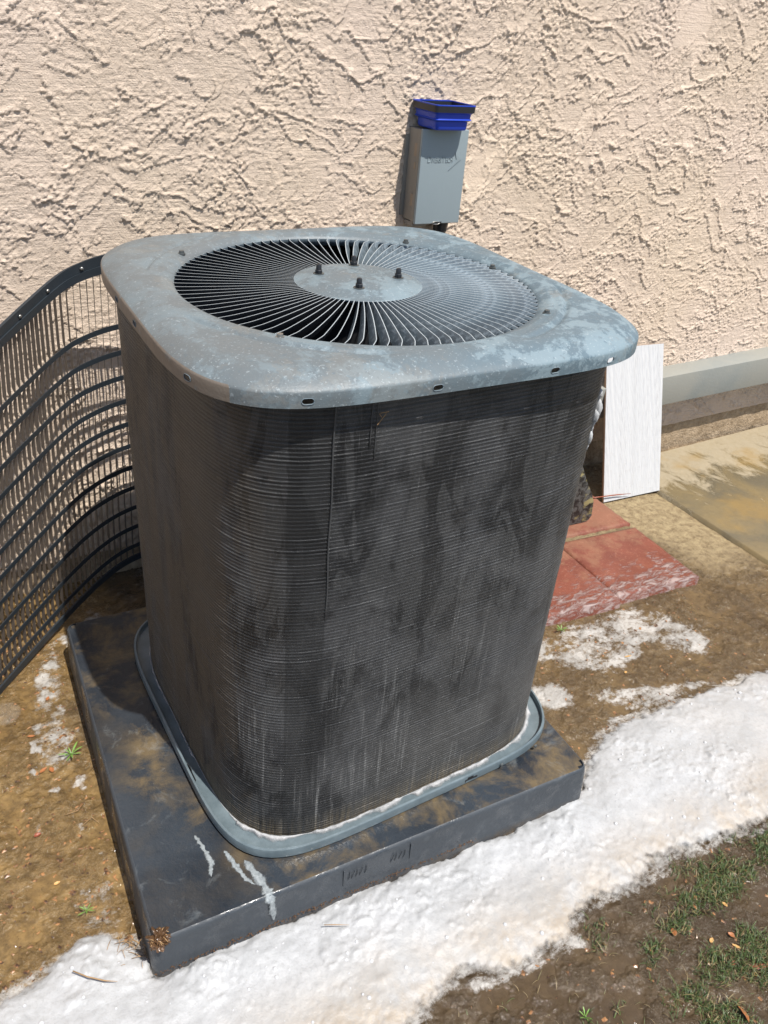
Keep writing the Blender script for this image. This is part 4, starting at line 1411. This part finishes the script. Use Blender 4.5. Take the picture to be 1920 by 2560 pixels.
# ------------------------------------------------------------------ white tile leaning on the trim
P0 = Vector((1.309, .453, .004)); P1 = Vector((1.567, .432, .004)); P2 = Vector((1.640, .640, .480)); P3 = Vector((1.3826, .6615, .486))
nb_n = (P1 - P0).cross(P3 - P0).normalized()
if nb_n.y > 0: nb_n = -nb_n
bd_ = empty('leaning_tile', (P0 + P1) / 2)
tag(bd_, 'tall white finely ridged tile leaning on the grey wall trim', 'tile')
mb = MB()
bk = -nb_n * .0075
mb.add([P0, P1, P2, P3] + [p + bk for p in (P0, P1, P2, P3)], [(0, 1, 2, 3), (4, 7, 6, 5), (0, 4, 5, 1), (1, 5, 6, 2), (2, 6, 7, 3), (3, 7, 4, 0)])
mb.build('tile_back', M_TILEEDGE, bd_, bevel=.001)
nxr, nyr = 130, 3
vs = []
exu = (P1 - P0); 
for i in range(nxr):
    a = i / (nxr - 1)
    rdg = .0007 * math.sin(a * 260) + .0005 * random.random()
    for j in range(nyr):
        b = j / (nyr - 1)
        p = P0.lerp(P1, a * .994 + .003).lerp(P3.lerp(P2, a * .994 + .003), b * .996 + .002)
        vs.append(p + nb_n * (.0018 + rdg))
fs = [(i * nyr + j, (i + 1) * nyr + j, (i + 1) * nyr + j + 1, i * nyr + j + 1) for i in range(nxr - 1) for j in range(nyr - 1)]
# side skirts
base_i = len(vs)
rim = [i * nyr for i in range(nxr)] + [(nxr - 1) * nyr + j for j in range(1, nyr)] + [i * nyr + nyr - 1 for i in range(nxr - 2, -1, -1)] + [j for j in range(nyr - 2, 0, -1)]
vs += [Vector(vs[i]) - nb_n * .003 for i in rim]
m_ = len(rim)
fs += [(rim[k], base_i + k, base_i + (k + 1) % m_, rim[(k + 1) % m_]) for k in range(m_)]
tf = obj('tile_face', vs, fs, M_TILE, bd_, False)
attr(tf, 'along', [(Vector(v_) - P0).dot((P1 - P0).normalized()) for v_ in vs])

# ------------------------------------------------------------------ speckled slab behind the coil
out = [(.80, .030), (1.00, .030), (1.115, .031), (1.136, .036), (1.145, .052), (1.140, .106), (1.126, .137), (1.093, .189), (1.072, .231), (1.054, .266), (1.030, .300), (.98, .33), (.86, .34), (.80, .33)]
fy = lambda x, z: .35 - .1 * (x - 1.15) + (z - .03) * .02
vs = [(x, fy(x, z), z) for x, z in out] + [(x, fy(x, z) + .022, z) for x, z in out]
n_ = len(out)
mb = MB(); mb.add(vs, [tuple(range(n_)), tuple(range(n_, 2 * n_))[::-1]] + [(k, n_ + k, n_ + (k + 1) % n_, (k + 1) % n_) for k in range(n_)])
tag(mb.build('mottled_slab', M_SLAB, None, bevel=.002), 'dark mottled rounded slab standing on red paver behind the coil', 'slab')

# ------------------------------------------------------------------ grass
def gh(x, y):
    return float(ground_h(np.array([x]), np.array([y]))[0])
GR = [(.181, -.77), (.259, -.753), (.335, -.744), (.385, -.715), (.42, -.68), (.50, -.70), (.574, -.685), (.72, -.72), (1.0, -.82), (1.0, -1.25), (.30, -1.2), (.222, -.921), (.216, -.845)]
cand = rng.uniform([.12, -1.2], [1.0, -.66], (90000, 2))
sdg = poly_sd(cand[:, 0], cand[:, 1], GR)
den = sst(fbm(cand[:, 0] * 13, cand[:, 1] * 13, 3, 501), -.20, .24) * sst(sdg, -.012, .02)
cand = cand[rng.random(len(cand)) < den * .62]
tuft = [(.194, -.690, 26, .010), (.170, -.705, 34, .012), (.163, -.722, 26, .008), (.118, -.820, 14, .006), (.060, -.805, 14, .006), (.204, -.865, 26, .010), (.448, -.686, 20, .008), (.585, -.69, 30, .01),
        (.427, -.684, 44, .012), (.10, -.86, 12, .006), (.14, -.90, 14, .008), (.35, -.70, 12, .008), (.02, -.84, 8, .006), (.30, -.73, 14, .01), (.62, -.73, 24, .01), (.50, -.72, 16, .01)]
ex_ = [np.c_[np.random.default_rng(i).normal(x, s__, n__), np.random.default_rng(i + 50).normal(y, s__, n__)] for i, (x, y, n__, s__) in enumerate(tuft)]
sparse = rng.uniform([-.15, -1.05], [.9, -.69], (420, 2))
sds = poly_sd(sparse[:, 0], sparse[:, 1], FOAM_POLY)
sparse = sparse[sds < -.02]
nD = len(sparse)
pts = np.concatenate([cand] + ex_ + [sparse])
vs = []; fs = []; tint = []
gz_ = ground_h(pts[:, 0], pts[:, 1])
for q, (x, y) in enumerate(pts):
    isd = q >= len(pts) - nD
    Lg = random.uniform(.007, .020) * (1.25 if random.random() < .15 else 1)
    a = random.uniform(0, 2 * math.pi); lean = random.uniform(.35, 1.25)
    wd = random.uniform(.0004, .0009)
    tn = random.uniform(0, .68) if random.random() < .84 else random.uniform(.8, 1)
    if isd: tn = random.uniform(.66, 1); lean = random.uniform(.9, 1.4); wd *= .6
    dx, dy = math.cos(a), math.sin(a)
    b = len(vs)
    for s__ in (0, .4, .75, 1):
        hh = Lg * s__ * math.cos(lean * s__); rr = Lg * s__ * math.sin(lean * (.3 + .7 * s__))
        ww = wd * (1 - s__ ** 2) + .00008
        cx, cy, cz = x + dx * rr, y + dy * rr, gz_[q] + hh - .001
        vs += [(cx - dy * ww, cy + dx * ww, cz), (cx, cy, cz + ww * .4), (cx + dy * ww, cy - dx * ww, cz)]
        tint += [tn] * 3
    for s__ in range(3):
        for c in range(2):
            fs.append((b + s__ * 3 + c, b + s__ * 3 + c + 1, b + s__ * 3 + c + 4, b + s__ * 3 + c + 3))
go = obj('grass', vs, np.array(fs), M_GRASS, None, True)
tag(go, 'short sparse lawn grass growing out of the wet soil', kind='stuff')
attr(go, 'tint', tint)

# ------------------------------------------------------------------ weeds
def weed(x, y, n_, Lm, label, z0=None, m=M_WEED, lift=.6):
    z = gh(x, y) if z0 is None else z0
    e = empty('weed', (x, y, z)); tag(e, label, 'weed')
    for k in range(n_):
        a = 2 * math.pi * k / n_ + random.uniform(-.4, .4); L_ = Lm * random.uniform(.6, 1.1); dx, dy = math.cos(a), math.sin(a)
        vs = []; el = lift * random.uniform(.4, 1.2)
        for s__, wv in ((0, .15), (.25, .6), (.55, 1), (.8, .7), (1, .02)):
            r_ = L_ * s__ * math.cos(el * .8); h_ = L_ * math.sin(el) * (s__ - .45 * s__ ** 2) * 1.4
            ww = wv * L_ * .065
            vs += [(x + dx * r_ - dy * ww, y + dy * r_ + dx * ww, z + h_ + ww * .3), (x + dx * r_, y + dy * r_, z + h_), (x + dx * r_ + dy * ww, y + dy * r_ - dx * ww, z + h_ + ww * .3)]
        fs = [(s__ * 3 + c, s__ * 3 + c + 1, s__ * 3 + c + 4, s__ * 3 + c + 3) for s__ in range(4) for c in range(2)]
        obj('leaf', vs, fs, m, e, True)
    mb = MB(); mb.lathe((x, y, z - .004), [(0, 0), (.0012, 0), (.001, .009), (0, .009)], 6); mb.build('stem', m, e)
weed(-.553, .142, 9, .030, 'pale green grassy weed sprouting against the left side of the pad', lift=.8)
weed(.707, -.010, 9, .024, 'small green weed at the foot of the front red paver', lift=.8)
weed(-.612, -.235, 7, .018, 'tiny green seedling poking through the foam left of the pad', .010)
weed(.06, -.80, 6, .018, 'little green sprout in bare mud below the foam', lift=.9)

# ------------------------------------------------------------------ leaves, twigs, litter
def leaf(x, y, L_, W_, yaw, m, label, z0=None, curl=.3, name='fallen_leaf', cat='leaf', tilt=0.0):
    z = (gh(x, y) if z0 is None else z0) + .002
    vs = []; n_ = 9
    ca_, sa_ = math.cos(yaw), math.sin(yaw)
    for i in range(n_):
        s__ = i / (n_ - 1); ww = W_ / 2 * math.sin(math.pi * s__ ** .85) ** .8 + .0003
        for j in (-1, -.5, 0, .5, 1):
            lx = (s__ - .5) * L_; ly = j * ww
            lz = curl * ww * (j * j) + .15 * L_ * curl * (2 * s__ - 1) ** 2 + tilt * ly + .0006 * math.sin(i * 2.3 + j * 3)
            vs.append((x + lx * ca_ - ly * sa_, y + lx * sa_ + ly * ca_, z + lz + abs(tilt) * ww))
    fs = [(i * 5 + j, i * 5 + j + 1, (i + 1) * 5 + j + 1, (i + 1) * 5 + j) for i in range(n_ - 1) for j in range(4)]
    o = obj(name, vs, fs, m, None, True)
    md = o.modifiers.new('s', 'SOLIDIFY'); md.thickness = .0005
    return tag(o, label, cat)
leaf(.303, -.928, .030, .013, R(80), M_LEAF, 'upright orange brown leaf in the grass at the bottom right corner', tilt=.9)
leaf(.402, -.888, .048, .009, R(-22), M_LEAF3, 'long reddish brown strip leaf lying in the grass on the right', curl=.2)
leaf(.310, -.768, .015, .010, R(60), M_LEAF, 'curled orange leaf at the upper edge of the grass', curl=.8)
leaf(.364, -.812, .012, .007, R(20), M_LEAF2, 'pale tan leaf in the middle of the grass')
leaf(.405, -.823, .013, .009, R(110), M_LEAF, 'rusty broad leaf right of the middle of the grass', curl=.7)
leaf(.362, -.861, .014, .006, R(5), M_LEAF3, 'small dark red leaf beside the long strip leaf', curl=.5)
leaf(.383, -.893, .010, .006, R(70), M_LEAF2, 'little light tan leaf below the long strip leaf')
leaf(.446, -.775, .013, .006, R(100), M_LEAF2, 'yellowish leaf on bare mud right of the upper grass')
leaf(.389, -.752, .010, .005, R(80), M_LEAF, 'small orange leaf in the upper sparse grass')
leaf(.396, -.842, .016, .005, R(120), M_LEAF2, 'narrow golden leaf just above the long strip leaf')
leaf(.268, -.932, .011, .006, R(95), M_LEAF2, 'small yellow leaf left of the upright leaf at the bottom')
leaf(-.613, .128, .018, .008, R(30), M_LEAF, 'orange brown leaf in foam flecks left of the pad', curl=.5)
leaf(-.598, .120, .016, .009, R(100), M_LEAF, 'crumpled orange leaf touching the foam flecks left of pad', curl=.9)
leaf(-.617, .232, .016, .006, R(-20), M_LEAF, 'thin orange leaf lying beyond the foam flecks left of pad', curl=.5)
leaf(-.562, .330, .013, .007, R(60), M_LEAF, 'orange leaf on the ochre mud near the guard panel', curl=.5)
leaf(-.655, -.03, .014, .009, R(10), M_LEAF3, 'dark wet leaf lying alone on the mud at left', curl=.8)
leaf(-.645, -.150, .012, .006, R(10), M_LEAF2, 'curled light leaf on the left mud near the picture edge', curl=.9)
leaf(.80, -.17, .022, .004, R(-10), M_LEAF2, 'narrow pale leaf floating in thin foam below the pavers', curl=.1)
leaf(.745, -.215, .010, .006, R(20), M_LEAF2, 'small yellow leaf in the muddy water right of the condenser', curl=.4)


def twig(pts, r_, label, m=M_STRAW):
    mb = MB(); mb.tube(pts, [r_] * (len(pts) - 1) + [r_ * .3], 5)
    tag(mb.build('twig', m, None, smooth=True), label, 'twig')
fz = .034
twig([(-.658, -.345, fz), (-.640, -.366, fz + .001), (-.617, -.385, fz), (-.600, -.395, fz - .001)], .0011, 'bent brown twig lying on the foam at the lower left')
twig([(-.262, -.470, .036), (-.245, -.478, .035), (-.222, -.490, .034)], .0008, 'thin reddish twig on the foam in front of the pad')
twig([(1.235, .462, .034), (1.29, .452, .033), (1.36, .445, .028), (1.42, .436, .024)], .0022, 'long red brown twig beside the foot of the leaning tile', M_LEAF3)
twig([(-.575, -.05, .004), (-.555, -.04, .006), (-.545, -.06, .004)], .0008, 'hooked straw on the mud left of the pad')
twig([(-.60, -.01, .004), (-.575, -.012, .006), (-.56, .003, .004)], .0007, 'short straw beside the hooked one left of the pad')
# straw heap by the pad corner
mb = MB()
for k in range(34):
    x = -.566 + random.gauss(0, .014); y = -.345 + random.gauss(0, .016); z = .014 + random.uniform(0, .014)
    a = random.uniform(0, 6.28); L_ = random.uniform(.004, .010)
    d_ = Vector((math.cos(a), math.sin(a), random.uniform(-.25, .3))) * L_
    p = Vector((x, y, z)); mb.tube([p - d_, p + Vector((0, 0, .002)), p + d_], random.uniform(.0003, .0006), 4)
tag(mb.build('dead_grass', M_STRAW, None, smooth=True), 'tangle of dead grass roots in the foam left of the pad corner', kind='stuff')
# small litter on the mud
vs = []; fs = []
for k in range(1000):
    if k < 560: x, y = random.uniform(-.78, -.50), random.uniform(-.36, .60)
    elif k < 780: x, y = random.uniform(.40, 1.15), random.uniform(-.36, .0)
    else: x, y = random.uniform(-.1, .8), random.uniform(-1.0, -.68)
    z = gh(x, y); L_ = random.uniform(.0012, .0055); W_ = L_ * random.uniform(.3, .8); a = random.uniform(0, 6.28); h_ = random.uniform(.0005, .0018)
    b = len(vs); c0, s0 = math.cos(a), math.sin(a)
    for (px, py, pz) in ((-1, -1, 0), (1, -.7, 0), (.9, 1, 0), (-.8, .9, 0), (.1, 0, 1)):
        vs.append((x + px * L_ * c0 - py * W_ * s0, y + px * L_ * s0 + py * W_ * c0, z + pz * h_ + .0003))
    fs += [(b, b + 1, b + 4), (b + 1, b + 2, b + 4), (b + 2, b + 3, b + 4), (b + 3, b, b + 4)]
t = NT('litter')
c = t.mix(t.ramp(t.noise(90, 2), .40, .60), (.055, .03, .018), (.34, .17, .07))
t.set(Base_Color=c, Roughness=.3)
tag(obj('leaf_litter', vs, fs, t.m, None, False), 'tiny scraps of bark and leaf scattered over the mud', kind='stuff')
# soil crumbs along the front foot of the pad
vs = []; fs = []
for k in range(420):
    s__ = random.uniform(-.005, .62); p = PP(s__, -.008 - abs(random.gauss(0, .0022)), .036 + random.gauss(0, .0025) - .0 * s__)
    r_ = random.uniform(.0006, .0020)
    b = len(vs)
    for d_ in ((1, 0, 0), (-1, 0, 0), (0, 1, 0), (0, -1, 0), (0, 0, 1), (0, 0, -1)):
        vs.append((p[0] + d_[0] * r_ * random.uniform(.7, 1.3), p[1] + d_[1] * r_, p[2] + d_[2] * r_ * .8))
    fs += [(b, b + 2, b + 4), (b + 2, b + 1, b + 4), (b + 1, b + 3, b + 4), (b + 3, b, b + 4), (b + 2, b, b + 5), (b + 1, b + 2, b + 5), (b + 3, b + 1, b + 5), (b, b + 3, b + 5)]
tag(obj('soil_crumbs', vs, fs, M_CLUMP, None, False), 'line of brown soil crumbs along the front foot of the pad', kind='stuff')
# clear bubble by the guard
mb = MB()
bx_, by_ = -.6555, .330
zb = gh(bx_, by_)
mb.lathe((bx_, by_, zb - .002), [(.036, 0), (.0345, .004), (.030, .008), (.021, .0115), (.010, .0128), (0, .013)], 40)
tag(mb.build('clear_bubble', M_CLEAR, None, smooth=True), 'flat clear round bubble floating on the mud under the guard panel', 'bubble')
